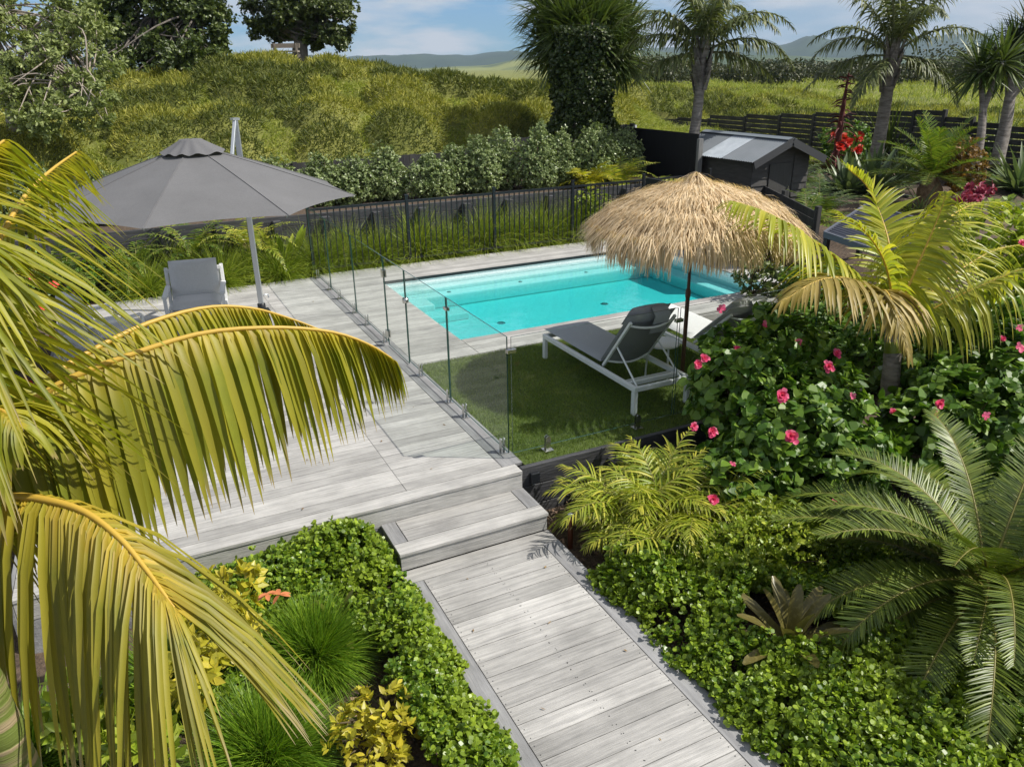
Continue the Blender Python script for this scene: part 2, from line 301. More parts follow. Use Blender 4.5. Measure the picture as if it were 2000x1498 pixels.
def height(x, y, m=True):
    x = np.asarray(x, float); y = np.asarray(y, float); P = np.stack([x, y], -1).reshape(-1, 2)
    d2 = ((P[:, None] - CTRL[None, :, :2]) ** 2).sum(-1); wt = 1 / (d2 + 3.) ** 2; h = (wt * CTRL[:, 2]).sum(1) / wt.sum(1)
    x = x.ravel(); y = y.ravel()
    far = np.hypot(x, y); h = h * (1 - sm(60, 220, far)) + .6 * sm(60, 220, far)
    dune = dune_w(x, y); rp = sm(11.5, 15.5, y - np.clip(x - 9.0, 0, None) * .8); h = np.where(x < 19, np.minimum(h, .85) * (1 - rp) + h * rp, h)
    if m: h = h - .5 * dune * sm(14, 19, y) * sm(16, 10, x) + mounds(x, y) * dune * (.4 + .6 * sm(34, 20, x))
    h = h + (vn(np.stack([x, y, 0 * x], 1), .35, 3) - .5) * .5 * sm(20, 30, x)
    bed = np.full_like(x, -.5); g = sm(7.0, 9.3, x); bed = bed * (1 - g) + .12 * g; l_ = sm(-3.6, -4.4, x) * sm(-.5, .5, y); bed = bed * (1 - l_) + -.1 * l_
    bed = np.where((y > 7.75) & (x < 8.8), -.08, bed); bed = np.where((y > 8.86) & (x < 9.2), .85, bed)
    pool = (x > .7) & (x < 6.75) & (y > 3.1) & (y < 7.0); bed = np.where(pool, -1.9, bed)
    inside = ((x < 9.3) & (y < 11.6))
    h2 = np.where(inside, bed, h)
    return h2
def dune_w(x, y):
    k = sm(0, 2.5, y - 11.8 - np.clip(x - 9.0, 0, None) * 1.1)
    return np.where(x > 19.3, 1., k) * sm(45, 30, x)
def grid_lines(a, b, fine0, fine1, st):
    L = [fine0]; s = st
    while L[-1] < fine1: L.append(L[-1] + st)
    f = L[-1]
    while f < b: s *= 1.16; f += s; L.append(f)
    s = st; f = fine0; Lf = []
    while f > a: s *= 1.16; f -= s; Lf.append(f)
    return np.array(Lf[::-1] + L)
gx = grid_lines(-7000, 7000, -9, 30, .22); gy = grid_lines(-7000, 7000, -7, 34, .22)
X_, Y_ = np.meshgrid(gx, gy, indexing='ij'); hz = np.concatenate([height(X_[i], Y_[i]) for i in range(len(gx))])
mb = MB(); V = np.stack([X_.ravel(), Y_.ravel(), hz], 1); ny = len(gy)
i, j = np.meshgrid(np.arange(len(gx) - 1), np.arange(ny - 1), indexing='ij'); i = i.ravel(); j = j.ravel()
gr = np.where(((X_ > 18.5) | (Y_ > 11.7)).ravel(), 1., 0.)
mb.add(V, np.stack([i * ny + j, (i + 1) * ny + j, (i + 1) * ny + j + 1, i * ny + j + 1], 1), 0, True, gr)
setp(mb.build('ground', ground_mat()), kind='structure')

# ---------------------------------------------------------------- deck, steps, boardwalk
mb = MB()
def boards_x(mb, x0, x1, y0, y1, z, pitch=.14, gap=.006, th=.03, mat=0, cuts=()):
    n = max(1, round((y1 - y0) / pitch)); p = (y1 - y0) / n; xs = [x0, *[c for c in cuts if x0 < c < x1], x1]
    for k in range(n):
        for a, b in zip(xs[:-1], xs[1:]):
            bx(mb, a + .0015, b - .0015, y0 + k * p + gap / 2, y0 + (k + 1) * p - gap / 2, z - th, z + rng.normal() * .0008, mat)
boards_x(mb, -4.0, -.13, -.17, 7.72, 0, cuts=(-1.05,))
boards_x(mb, -4.0, -.0, -.335, -.175, .001)                     # nosing board
bx(mb, -.127, .08, -.17, 7.72, -.03, .001, 1)                   # board under the glass
boards_x(mb, .084, .93, 2.72, 6.79, 0); boards_x(mb, .934, 6.9, 2.72, 3.33, 0); boards_x(mb, .084, 6.9, 6.793, 7.87, 0)
boards_x(mb, 6.505, 6.9, 3.34, 6.79, 0)
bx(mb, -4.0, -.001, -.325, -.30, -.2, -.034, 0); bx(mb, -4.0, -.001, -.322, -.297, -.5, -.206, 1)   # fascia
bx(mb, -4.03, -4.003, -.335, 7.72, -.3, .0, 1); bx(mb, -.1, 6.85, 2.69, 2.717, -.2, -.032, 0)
bx(mb, -4, .08, 7.725, 7.75, -.2, -.005, 0)
setp(mb.build('deck', [WOOD, WOODY], bevel=.003), kind='structure')
mb = MB()
boards_x(mb, -1.22, -.125, -.66, -.33, -.17, .165); boards_x(mb, -1.345, 0, -.825, -.665, -.169, .16)
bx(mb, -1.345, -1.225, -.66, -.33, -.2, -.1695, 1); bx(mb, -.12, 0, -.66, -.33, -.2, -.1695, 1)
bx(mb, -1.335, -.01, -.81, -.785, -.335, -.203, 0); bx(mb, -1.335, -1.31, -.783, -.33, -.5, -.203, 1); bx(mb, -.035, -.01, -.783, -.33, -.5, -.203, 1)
setp(mb.build('deck_steps', [WOOD, WOODY], bevel=.003), kind='structure')
mb = MB()
boards_x(mb, -1.345, 0, -.985, -.812, -.34, .17); boards_x(mb, -1.215, -.15, -6.2, -.99, -.34, .148)
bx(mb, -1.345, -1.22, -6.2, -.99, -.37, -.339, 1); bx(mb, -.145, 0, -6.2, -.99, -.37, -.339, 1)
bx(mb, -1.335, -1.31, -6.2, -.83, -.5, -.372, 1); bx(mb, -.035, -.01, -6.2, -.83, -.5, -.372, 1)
sc_ = []
for k in range(35):
    for xx in (-1.19, -1.17 + .5, -.175, -.7 + .02):
        for dy in (.035, .11): sc_.append((xx + rng.normal() * .006, -6.2 + k * 5.21 / 35 + dy + rng.normal() * .004, -.3385))
sc_ = np.array(sc_); mb.add((sc_[:, None] + np.array([[.0042 * math.cos(a), .0042 * math.sin(a), .0] for a in np.arange(6) * 1.047])[None]).reshape(-1, 3), np.arange(len(sc_) * 6).reshape(-1, 6), 2)
LITTER = [(-.6, -1.9), (-1.0, -2.6), (-.3, -1.3), (-.9, -1.15), (-.5, -3.1), (-.25, -2.4), (-1.1, -1.7), (-.8, -3.4)]
setp(mb.build('boardwalk', [WOOD, WOODY, M('screw_head', (.05, .05, .05), .5)], bevel=0), kind='structure')

mb = MB(); n = 60; P = np.concatenate([np.array([(x, y, -.333) for x, y in LITTER]), np.stack([rng.uniform(-3.9, -.2, n), rng.uniform(-.2, 6.5, n), np.full(n, .006)], 1)]); n = len(P); a = rng.uniform(0, 6.28, n)
ngons(mb, P, np.stack([np.cos(a), np.sin(a), rng.uniform(-.05, .15, n)], 1), np.tile([0, 0, 1.], (n, 1)) + rng.normal(0, .2, (n, 3)), rng.uniform(.015, .05, n), rng.uniform(.006, .018, n), OVAL, 0, .2)
setp(mb.build('fallen_leaves', M('dry_leaf', (.16, .09, .035), .8, islcol=(.34, .24, .10))), 'small dry fallen leaves scattered on the grey boards', 'fallen leaves', kind='stuff')
# ---------------------------------------------------------------- lawn
LAWNB = M('turf_backing', (.075, .11, .02), .95, col2=(.055, .085, .015), nscale=30)
mb = MB(); bx(mb, .082, 4.3, -.24, 2.688, -.06, -.008); setp(mb.build('lawn', LAWNB), kind='structure')
TURF = leaf('turf_blades', (.11, .17, .025), (.20, .25, .045), .25, .6)
mb = MB(); n = 90000; P = np.stack([rng.uniform(.085, 4.28, n), rng.uniform(-.23, 2.685, n), np.full(n, -.008)], 1); D = nrm(rng.normal(size=(n, 3)) * .55 + [0, 0, 1])
ribbons(mb, P, D, rnd_dir(n), rng.uniform(.02, .04, n), .005, [(0, 1), (1, .3)], 0)
setp(mb.build('turf', TURF), 'short artificial grass between the glass fence and the pool deck', 'grass', kind='stuff')

# ---------------------------------------------------------------- pool
t = thing('swimming_pool', (3.3, 5.2, 0), 'small rectangular turquoise swimming pool set into the grey timber deck', 'pool')
x0, x1, y0, y1 = .935, 6.5, 3.335, 6.78
mb = MB(); zb = -.47
def quad(mb, a, b, c, d, mat=0): mb.add([a, b, c, d], [[0, 1, 2, 3]], mat)
quad(mb, (x0, y0, zb), (x1, y0, zb), (x1, y1, zb), (x0, y1, zb)); quad(mb, (x0, y0, -.02), (x0, y0, zb), (x0, y1, zb), (x0, y1, -.02)); quad(mb, (x1, y0, -.02), (x1, y1, -.02), (x1, y1, zb), (x1, y0, zb))
quad(mb, (x0, y1, -.02), (x0, y1, zb), (x1, y1, zb), (x1, y1, -.02)); quad(mb, (x0, y0, -.02), (x1, y0, -.02), (x1, y0, zb), (x0, y0, zb))
mb.build('shell', POOLM, t)
mb = MB(); bx(mb, x0 + .002, x1 - .002, 6.57, y1 - .003, zb, -.16); bx(mb, x0 + .002, x1 - .002, 6.3, 6.567, zb, -.235); mb.build('bench', POOLM, t, bevel=.03)
mb = MB(); bx(mb, x0 + .002, x0 + .58, 5.85, 6.297, zb, -.245); mb.build('step', POOLM, t, bevel=.02)
mb = MB(); bx(mb, x0 + .002, x0 + 1.05, 5.5, 5.847, zb, -.35); mb.build('step', POOLM, t, bevel=.02)
mb = MB(); bx(mb, x1 - .35, x1 - .002, 3.34, 6.297, zb, -.255); mb.build('bench', POOLM, t, bevel=.03)
for (px, py) in ((2.35, 5.05), (4.4, 5.15)):
    mb = MB(); lathe(mb, [(.001, zb + .012), (.05, zb + .012), (.07, zb + .002)], (px, py, 0), 16); mb.build('drain', STEEL, t)
for px in (2.0, 3.4, 4.8):
    mb = MB(); lathe(mb, [(.001, -.226), (.03, -.226), (.04, -.234)], (px, 6.43, 0), 14); mb.build('jet', STEEL, t)
mb = MB(); bx(mb, x0, x1, 6.765, 6.79, -.04, .006); mb.build('coping_shadow_strip', BLKMET, t)  # black strip standing in for the shadow line under the back coping
mb = MB(); bx(mb, x0 + .001, x1 - .001, y0 + .001, y1 - .001, zb - .05, -.1); setp(mb.build('water', WATER), kind='structure')

# ---------------------------------------------------------------- glass fence
def spigot(mb, x, y):
    box(mb, (x, y, .006), (.10, .10, .012)); 
    for s in (-1, 1):
        pass
def spigot_bm(x, y, along_y):
    mb = MB(); dx, dy = (.05, .05); box(mb, (x, y, .007), (.095, .095, .012))
    for s in (-1, 1):
        off = .017 * s; a = np.linspace(0, math.pi, 9)
        pts = [(-.025, .012), (.025, .012)] + [(.025 * math.cos(q), .13 + .025 * math.sin(q)) for q in a]
        th = .008; V = []
        for o in (off - th / 2, off + th / 2):
            for u, z in pts: V.append((x + o, y + u, z) if along_y else (x + u, y + o, z))
        m = len(pts); mb.add(V, [list(range(m))]); mb.add(V, [list(range(m, 2 * m))[::-1]])
        mb.add(V, [[k, (k + 1) % m, m + (k + 1) % m, m + k] for k in range(m)])
    return mb
def glass_panel(a, b, along_y, spig, label, name='glass_fence', z0=.06, z1=1.2, hinge=(), clamp=()):
    loc = (0, a, 0) if along_y else (a, -.07, 0); t = thing(name, loc, label, 'glass fence' if name == 'glass_fence' else 'gate', 'glass pool fence panels' if name == 'glass_fence' else None)
    h = .006; mb = MB()
    x_0, x_1, y_0, y_1 = (-h, h, a, b) if along_y else (a, b, -.07 - h, -.07 + h)
    V = np.array([(x, y, z) for x in (x_0, x_1) for y in (y_0, y_1) for z in (z0, z1)])
    big, edge = ([0, 1], [2, 3, 4, 5]) if along_y else ([2, 3], [0, 1, 4, 5])
    F = np.array(CUBE_F); mb.add(V, F[big], 0); mb.add(V, F[edge], 1); mb.build('pane', [GLASS, GEDGE], t)
    for s in spig: spigot_bm(*((0, s) if along_y else (s, -.07)), along_y).build('spigot', STEEL, t, bevel=.002)
    for p, z in hinge:
        mb = MB()
        for s in (-1, 1): box(mb, (s * .016, p, z), (.018, .085, .10))
        mb.build('hinge', STEEL, t, bevel=.004)
    for p, z in clamp:
        mb = MB()
        for s in (-1, 1): box(mb, (s * .013, p, z) if along_y else (p, -.07 + s * .013, z), (.012, .09, .035) if along_y else (.09, .012, .035))
        mb.build('clamp', STEEL, t, bevel=.003)
    return t
glass_panel(-.05, 1.375, True, (.09, 1.0), 'glass fence panel on the deck edge meeting the front corner by the steps', clamp=((1.39, 1.08),))
glass_panel(1.405, 2.715, True, (1.44, 2.33), 'glass fence panel between the corner panel and the gate')
glass_panel(2.745, 3.545, True, (), 'frameless glass gate with steel hinges and round latch beside the pool', 'glass_gate', .02, 1.2, hinge=((3.56, .17), (3.56, .98)), clamp=())
glass_panel(3.575, 5.075, True, (3.72, 4.57), 'glass fence panel just beyond the hinged side of the gate')
glass_panel(5.105, 6.605, True, (5.23, 6.1), 'second glass fence panel beyond the gate hinges')
glass_panel(6.635, 7.87, True, (6.73, 7.6), 'narrow farthest glass fence panel ending at the black bar fence')
glass_panel(.03, 1.85, False, (.4, 1.43), 'glass panel along the lawn edge in front of the nearer sun lounger', clamp=((.03, 1.07), (1.865, 1.07)))
glass_panel(1.88, 3.75, False, (2.3, 3.3), 'glass panel along the lawn edge half hidden by the hibiscus')
t = [o for o in COL.objects if o.name == 'glass_gate'][0]
mb = MB(); lathe(mb, [(.001, -.03), (.035, -.03), (.04, 0), (.035, .03), (.001, .03)], (0, 0, 0), 16); 
mb.v = [v[:, [2, 1, 0]] * 1.0 + np.array([0, 2.73, .83]) for v in mb.v]; mb.build('latch', STEEL, t); 

# ---------------------------------------------------------------- black bar fence behind the pool
t = thing('pool_fence', (3, 7.92, 0), 'black metal bar fence with square posts behind the pool', 'fence')
px_ = [0.02, 1.83, 3.6, 5.36, 7.1, 8.86]; yF = 7.92
for p in px_: mb = MB(); bx(mb, p - .027, p + .027, yF - .027, yF + .027, 0, 1.25); box(mb, (p, yF, 1.258), (.062, .062, .014)); mb.build('post', BLKMET, t)
for a, b in zip(px_[:-1], px_[1:]):
    mb = MB(); bx(mb, a + .028, b - .028, yF - .018, yF + .018, 1.12, 1.16); mb.build('top_rail', BLKMET, t)
    mb = MB(); bx(mb, a + .028, b - .028, yF - .018, yF + .018, .07, .11); mb.build('bottom_rail', BLKMET, t)
    for k in range(15):
        x = a + (b - a) * (k + 1) / 16; mb = MB(); bx(mb, x - .009, x + .009, yF - .009, yF + .009, .112, 1.118); mb.build('bar', BLKMET, t)

t = thing('pool_shade_screen', (6.92, 5.5, 0), 'added low black board screen shading the right hand end of the pool', 'fence')  # screen added to shade the pool's right end, height chosen for that shadow
for k in range(7):
    mb = MB(); bx(mb, 6.92, 6.945, 4.4, 7.6, .02 + k * .175, .19 + k * .175); mb.build('board', BLKMET, t)
for p in (4.45, 6.0, 7.55): mb = MB(); bx(mb, 6.948, 7.02, p - .035, p + .035, -.1, 1.2); mb.build('post', BLKMET, t)

# ---------------------------------------------------------------- retaining walls
def retaining(name, xs, y, z0, z1, posts, label, hh=.2, pd=-1, pz=-.06):
    t = thing(name, (xs[0], y, z0), label, 'retaining wall'); n = round((z1 - z0) / hh); h = (z1 - z0) / n
    for k in range(n): mb = MB(); bx(mb, xs[0], xs[1], y - .025, y + .025, z0 + k * h + .004, z0 + (k + 1) * h - .004); mb.build('sleeper', BLACKW, t, bevel=.006)
    for p in posts: mb = MB(); bx(mb, p - .07, p + .07, y + pd * .027 - (.14 if pd < 0 else 0), y + pd * .027 + (0 if pd < 0 else .14), z0 - .1, z1 + pz); mb.build('post', BLACKW, t, bevel=.008)
    return t
retaining('retaining_wall', (-5.5, 9.0), 8.8, -.05, .93, [-5, -4.1, -3.2, -2.3, -1.4, -.4, .5, 1.47, 2.4, 3.35, 4.3, 5.27, 6.2, 7.2, 8.2], 'black sleeper retaining wall with posts behind the bar fence and grasses')
retaining('retaining_wall', (.005, 4.4), -.272, -.6, .015, [1.0, 2.3, 3.6], 'black sleeper retaining wall edging the lawn beside the steps', pz=-.12)
t = thing('wall_light', (.13, -.30, -.1), 'small black box light on the lawn retaining wall', 'light')
mb = MB(); bx(mb, .085, .175, -.345, -.299, -.16, -.05); mb.build('housing', BLKMET, t, bevel=.006); mb = MB(); bx(mb, .10, .16, -.335, -.31, -.166, -.161); mb.build('lens', WHITEM, t)
t = thing('garden_light', (.15, -.94, -.5), 'copper post light with clear top in the bark beside the boardwalk', 'light')
mb = MB(); tube(mb, [(.15, -.94, -.52), (.15, -.94, -.21)], .024, 14); mb.build('post', COPPER, t)
mb = MB(); lathe(mb, [(.023, -.208), (.023, -.165), (.001, -.165)], (.15, -.94, 0), 14); mb.build('lens', GLASS, t)
mb = MB(); lathe(mb, [(.026, -.165), (.026, -.155), (.001, -.15)], (.15, -.94, 0), 14); mb.build('cap', ALU, t)

# ---------------------------------------------------------------- fences behind
t = thing('boundary_fence', (2, 11.6, .8), 'dark board boundary fence stepping up behind the hedge shrubs', 'fence')
for a, b, z in ((-7, -4.4, 1.5), (-4.4, -1.8, 1.55), (-1.8, .6, 1.55), (.6, 2.9, 1.55), (2.9, 5.2, 1.57), (5.2, 7.4, 1.8), (7.4, 9.28, 1.97)):
    mb = MB(); n = round((b - a) / .15)
    for k in range(n): bx(mb, a + (b - a) * k / n + .003, a + (b - a) * (k + 1) / n - .003, 11.6 + .004 * (k % 2), 11.62 + .004 * (k % 2), .6, z + .006 * (k % 3))
    mb.build('panel', DARKF, t); mb = MB(); bx(mb, b - .05, b + .05, 11.53, 11.598, .6, z + .03); mb.build('post', DARKF, t)
t = thing('side_fence', (9.3, 10, .2), 'black solid fence ending in a pale grey post beside the shed', 'fence')
mb = MB(); ys = np.linspace(8.93, 11.52, 19)
for a, b in zip(ys[:-1], ys[1:]): bx(mb, 9.3, 9.32, a + .002, b - .002, -.1, 1.9)
mb.build('panel', M('black_fence', (.008, .008, .009), .8), t)
mb = MB(); bx(mb, 9.26, 9.38, 8.84, 8.925, -.1, 1.80); mb.build('post', M('grey_post', (.25, .25, .24), .8, col2=(.16, .16, .155), nstretch=(4, 4, .5)), t)
mb = MB(); bx(mb, 9.285, 9.335, 11.45, 11.52, 1.9, 1.97); mb.build('cap', WHITEM, t)
t = thing('garden_screen', (9.9, 7, .1), 'low black board screen in front of the shed', 'fence')
P0, P1 = np.array((10.3, 8.0, 0)), np.array((8.5, 4.5, 0))
mb = MB()
for k in range(5): beam(mb, P0 + [0, 0, .15 + .16 * k], P1 + [0, 0, .15 + .16 * k], .02, .15)
mb.build('boards', DARKF, t)
for q in (0, .5, 1): p = P0 + (P1 - P0) * q; mb = MB(); box(mb, (p[0] + .06, p[1], .4), (.09, .09, 1.1)); mb.build('post', DARKF, t)
t = thing('slat_fence', (19, 15, .2), 'long dark horizontal slat fence stepping down across the back of the garden', 'fence')
ys = [24.5, 22.4, 20.3, 18.2, 16.4, 14.8, 13.3, 12.1, 10.9, 9.9, 9.0, 8.1, 7.2, 6.2]; zt = [1.2, 1.3, 1.48, 1.6, 1.7, 1.8, 1.9, 1.96, 2.02, 1.86, 1.76, 1.7, 1.7]
for k in range(len(ys) - 1):
    mb = MB(); z = zt[k]; xx = 19.05
    while z > .2: bx(mb, xx, xx + .025, ys[k + 1] + .05, ys[k] - .05, z - .14, z); z -= .165
    mb.build('slat_panel', SLATM, t)
    mb = MB(); bx(mb, xx - .04, xx + .08, ys[k + 1] - .048, ys[k + 1] + .048, 0, zt[k] + .04); mb.build('post', DARKF, t)

# ---------------------------------------------------------------- shed and low roof
t = thing('garden_shed', (10.5, 8.4, .1), 'small dark weatherboard shed with a gabled corrugated roof and one clear sheet', 'shed')
sx0, sx1, sy0, sy1, ez, rz_ = 9.58, 11.22, 7.4, 9.75, 1.52, 1.86; xm = (sx0 + sx1) / 2
mb = MB(); bx(mb, sx0, sx1, sy0, sy1, 0, ez - .03); mb.add([(sx0, sy0, ez - .03), (sx1, sy0, ez - .03), (xm, sy0, rz_ - .02), (sx0, sy1, ez - .03), (sx1, sy1, ez - .03), (xm, sy1, rz_ - .02)], [[0, 1, 2], [5, 4, 3]]); 
z = .1
for k in range(9):
    zz = .1 + k * .155
    for s0, s1 in ((sx0 - .01, xm - .38), (xm + .38, sx1 + .01)): mb.add([(s0, sy0 - .03, zz), (s1, sy0 - .03, zz), (s1, sy0 - .008, zz + .15), (s0, sy0 - .008, zz + .15), (s0, sy0 - .005, zz), (s1, sy0 - .005, zz)], [[0, 1, 2, 3], [4, 5, 1, 0]])
mb.build('wall', SHEDW, t)
mb = MB(); bx(mb, xm - .33, xm + .33, sy0 - .03, sy0 - .004, .05, 1.33); d = mb.build('door', M('shed_door', (.05, .048, .046), .8, col2=(.07, .068, .064), nstretch=(5, 5, .5)), t)
mb = MB(); tube(mb, [(xm + .25, sy0 - .05, .7), (xm + .25, sy0 - .05, .82)], .012, 8); mb.build('handle', STEEL, d)
def corr_roof(mb, O, U, Vv, pitch, amp, mat=0, thick=.01):
    """ridged sheet from corner O: ridges run along Vv, repeat along U"""
    O = np.array(O, float); U = np.array(U, float); Vv = np.array(Vv, float); lu = np.linalg.norm(U); n = int(lu / pitch * 6); nn = nrm(np.cross(U, Vv)); nn = nn * np.sign(nn[2])
    u = np.linspace(0, 1, n + 1); off = amp * np.sin(u * lu / pitch * 2 * math.pi)
    A_ = O + u[:, None] * U + off[:, None] * nn; B_ = A_ + Vv; i = np.arange(n)
    mb.add(np.concatenate([A_, B_]), np.stack([i, i + 1, n + 2 + i, n + 1 + i], 1), mat, True)
mb = MB(); oy = .28; L = sy1 - sy0 + 2 * oy; ox = .22; dz = (rz_ - ez) / (xm - sx0) * ox
segs = [(0, .36, 0), (.36, .62, 1), (.62, 1, 0)]
for a, b, m_ in segs: corr_roof(mb, (xm, sy0 - oy + L * a, rz_), (0, L * (b - a), 0), (sx0 - ox - xm, 0, ez - dz - rz_), .076, .012, m_)
corr_roof(mb, (xm, sy0 - oy, rz_), (0, L, 0), (sx1 + ox - xm, 0, ez - dz - rz_), .076, .012, 0)
rf = mb.build('roof', [CORR, CORRC], t)
mb = MB()
for s in (-1, 1): beam(mb, (xm + s * .06, sy0 - oy, rz_ + .012), (xm + s * .06, sy1 + oy, rz_ + .012), .14, .006, up=(s * .36, 0, 1))
mb.build('ridge_cap', M('ridge_steel', (.2, .23, .25), .4, metal=.2), rf)
BARGE = M('barge_paint', (.05, .052, .056), .6)
for s, e in ((-1, sx0 - ox), (1, sx1 + ox)):
    for yy in (sy0 - oy - .014, sy1 + oy + .014): mb = MB(); beam(mb, (xm, yy, rz_ - .06), (e, yy, ez - dz - .06), .02, .16); mb.build('bargeboard', BARGE, t)
B_, C_, D_ = (9.07, 3.91, 1.0), (8.57, 2.07, 1.0), (6.95, 1.45, .78); B_, C_, D_ = map(np.array, (B_, C_, D_)); A_ = B_ + D_ - C_
t = thing('lean_to', (8, 2.8, 0), 'low lean-to with a dark corrugated roof behind the leaning palm fronds', 'shelter')
mb = MB(); corr_roof(mb, B_, D_ - C_, C_ - B_, .09, .014); mb.build('roof', CORRD, t)
mb = MB()
for p, q in ((A_, B_), (B_, C_), (C_, D_), (D_, A_)): beam(mb, p + [0, 0, -.02], q + [0, 0, -.02], .04, .10)
mb.build('fascia', M('slate_fascia', (.10, .11, .14), .5), t)
for p in (A_, B_, C_, D_):
    c = (A_ + B_ + C_ + D_) / 4; p = p + (c - p) * .06; mb = MB(); bx(mb, p[0] - .04, p[0] + .04, p[1] - .04, p[1] + .04, -.5, p[2] - .07); mb.build('post', DARKF, t)

# ---------------------------------------------------------------- cantilever umbrella
uc = np.array((-1.99, 4.1, 0)); ur = 1.82; zr, za = 2.0, 2.61; pb = np.array((-1.22, 6.02, 0))
t = thing('cantilever_umbrella', tuple(pb), 'charcoal cantilever umbrella on a silver pole over the armchairs', 'umbrella')
def oct_pt(k, r, z): a = R(22.5 + 45 * k); return uc + np.array([r * math.cos(a), r * math.sin(a), z])
mb = MB(); nr, ns = 10, 8
for k in range(8):
    a, b = oct_pt(k, 1, 0) - uc, oct_pt(k + 1, 1, 0) - uc; V = []
    for i in range(nr + 1):
        u = i / nr; r = .14 + (ur - .14) * u; z = za - .04 - (za - .04 - zr) * (u ** 1.08)
        for j in range(ns + 1):
            s = j / ns; q = 4 * s * (1 - s); p = (a * (1 - s) + b * s) * (r * (1 - .035 * q * u * u)); V.append(uc + p + [0, 0, z - .05 * q * u * (1 - u) + .015 * q * u])
    F = [[i * (ns + 1) + j, (i + 1) * (ns + 1) + j, (i + 1) * (ns + 1) + j + 1, i * (ns + 1) + j + 1] for i in range(nr) for j in range(ns)]
    mb.add(V, F, 0, True); tube(mb, [np.array(V[i * (ns + 1)]) + [0, 0, .003] for i in range(nr + 1)], .005, 5)
cv = mb.build('canopy', CANV, t)
mb = MB(); ns = 64; V = []
for i, (r, z, wv) in enumerate(((.02, za + .075, 0), (.125, za + .07, 0), (.14, za + .055, .2), (.24, za - .005, .7), (.36, za - .07, 1.))):
    for j in range(ns): a = j * 2 * math.pi / ns; V.append(uc + [r * math.cos(a), r * math.sin(a), z + wv * .013 * math.sin(a * 12 + math.sin(a * 3))])
mb.add(V, [[i * ns + j, (i + 1) * ns + j, (i + 1) * ns + (j + 1) % ns, i * ns + (j + 1) % ns] for i in range(4) for j in range(ns)], 0, True); mb.build('vent', CANV, cv)
for k in range(8):
    mb = MB(); beam(mb, uc + [0, 0, za - .1], oct_pt(k, ur - .03, zr - .012), .018, .022); mb.build('rib', ALU, t)
    mb = MB(); a = oct_pt(k, 1, 0) - uc; beam(mb, uc + [0, 0, 1.85], uc + a * .85 + [0, 0, 2.2], .014, .016); mb.build('strut', ALU, t)
mb = MB(); lathe(mb, [(.03, 1.78), (.05, 1.8), (.05, 1.9), (.028, 1.92), (.028, za - .05)], uc, 14); mb.build('hub', ALU, t)
mb = MB(); beam(mb, pb + [0, 0, 0], pb + [0, 0, 2.76], .075, .06, up=(.3, 1, 0)); mb.build('pole', ALU, t, bevel=.008)
mb = MB(); d = nrm(uc - pb); beam(mb, pb + [0, 0, 2.77] , pb + d * .55 + [0, 0, 2.18], .045, .055); beam(mb, pb + d * .06 + [0, 0, 2.0], uc + [0, 0, za + .03], .05, .06); mb.build('arm', ALU, t, bevel=.006)
mb = MB(); box(mb, pb + [0, 0, 2.78], (.10, .09, .03), rotz(.35)); mb.build('top_bracket', ALU, t)
mb = MB(); box(mb, pb + [0, 0, .01], (.22, .22, .02)); lathe(mb, [(.06, .02), (.06, .12), (.045, .13)], pb, 16); mb.build('base', BLKMET, t)
mb = MB(); tube(mb, [pb + [.05, 0, .25], pb + [.12, 0, .25], pb + [.12, 0, .2]], .012, 8); mb.build('crank_handle', ALU, t)

# ---------------------------------------------------------------- thatched umbrella
tb = np.array((2.65, .78, 0)); tr_ = 1.13
t = thing('thatched_umbrella', tuple(tb), 'round straw thatched umbrella on a brown pole between the two sun loungers', 'umbrella')
mb = MB(); tube(mb, [tb + [0, 0, -.02], tb + [0, 0, 1.05]], .024, 12); tube(mb, [tb + [0, 0, 1.04], tb + [0, 0, 2.3]], .018, 12); lathe(mb, [(.028, .98), (.03, 1.0), (.03, 1.06), (.02, 1.08)], tb, 14); mb.build('pole', POLEB, t)
tz = lambda r: 2.24 - .10 * r - .32 * (r / tr_) ** 2.4 + .09 * np.exp(-(r / .12) ** 2)
mb = MB(); lathe(mb, [(r, float(tz(r)) - .05) for r in np.linspace(.01, tr_, 14)], tb, 40); cvr = mb.build('canopy', M('thatch_backing', (.30, .20, .10), .9, trans=.1), t)
mb = MB()
for rr in np.linspace(.04, tr_ - .02, 24):
    n = int(430 * rr + 60); a = rng.uniform(0, 2 * math.pi, n); r = rr + rng.normal(0, .03, n); r = np.clip(r, .02, tr_ - .01)
    e = np.stack([np.cos(a), np.sin(a), 0 * a], 1); sl_ = (tz(r + .02) - tz(r - .02)) / .04; P = tb + e * r[:, None] + np.stack([0 * a, 0 * a, tz(r) + rng.uniform(-.02, .025, n)], 1)
    tang = np.stack([-np.sin(a), np.cos(a), 0 * a], 1); D = nrm(e + np.stack([0 * a, 0 * a, sl_ + rng.uniform(-.12, .2, n)], 1) + tang * rng.normal(0, .28, (n, 1)))
    ribbons(mb, P, D, e * .35 + [0, 0, 1], rng.uniform(.14, .30, n), rng.uniform(.004, .010, n), [(0, .8), (.5, 1), (1, .3)], rng.uniform(.1, .9, n), 0)
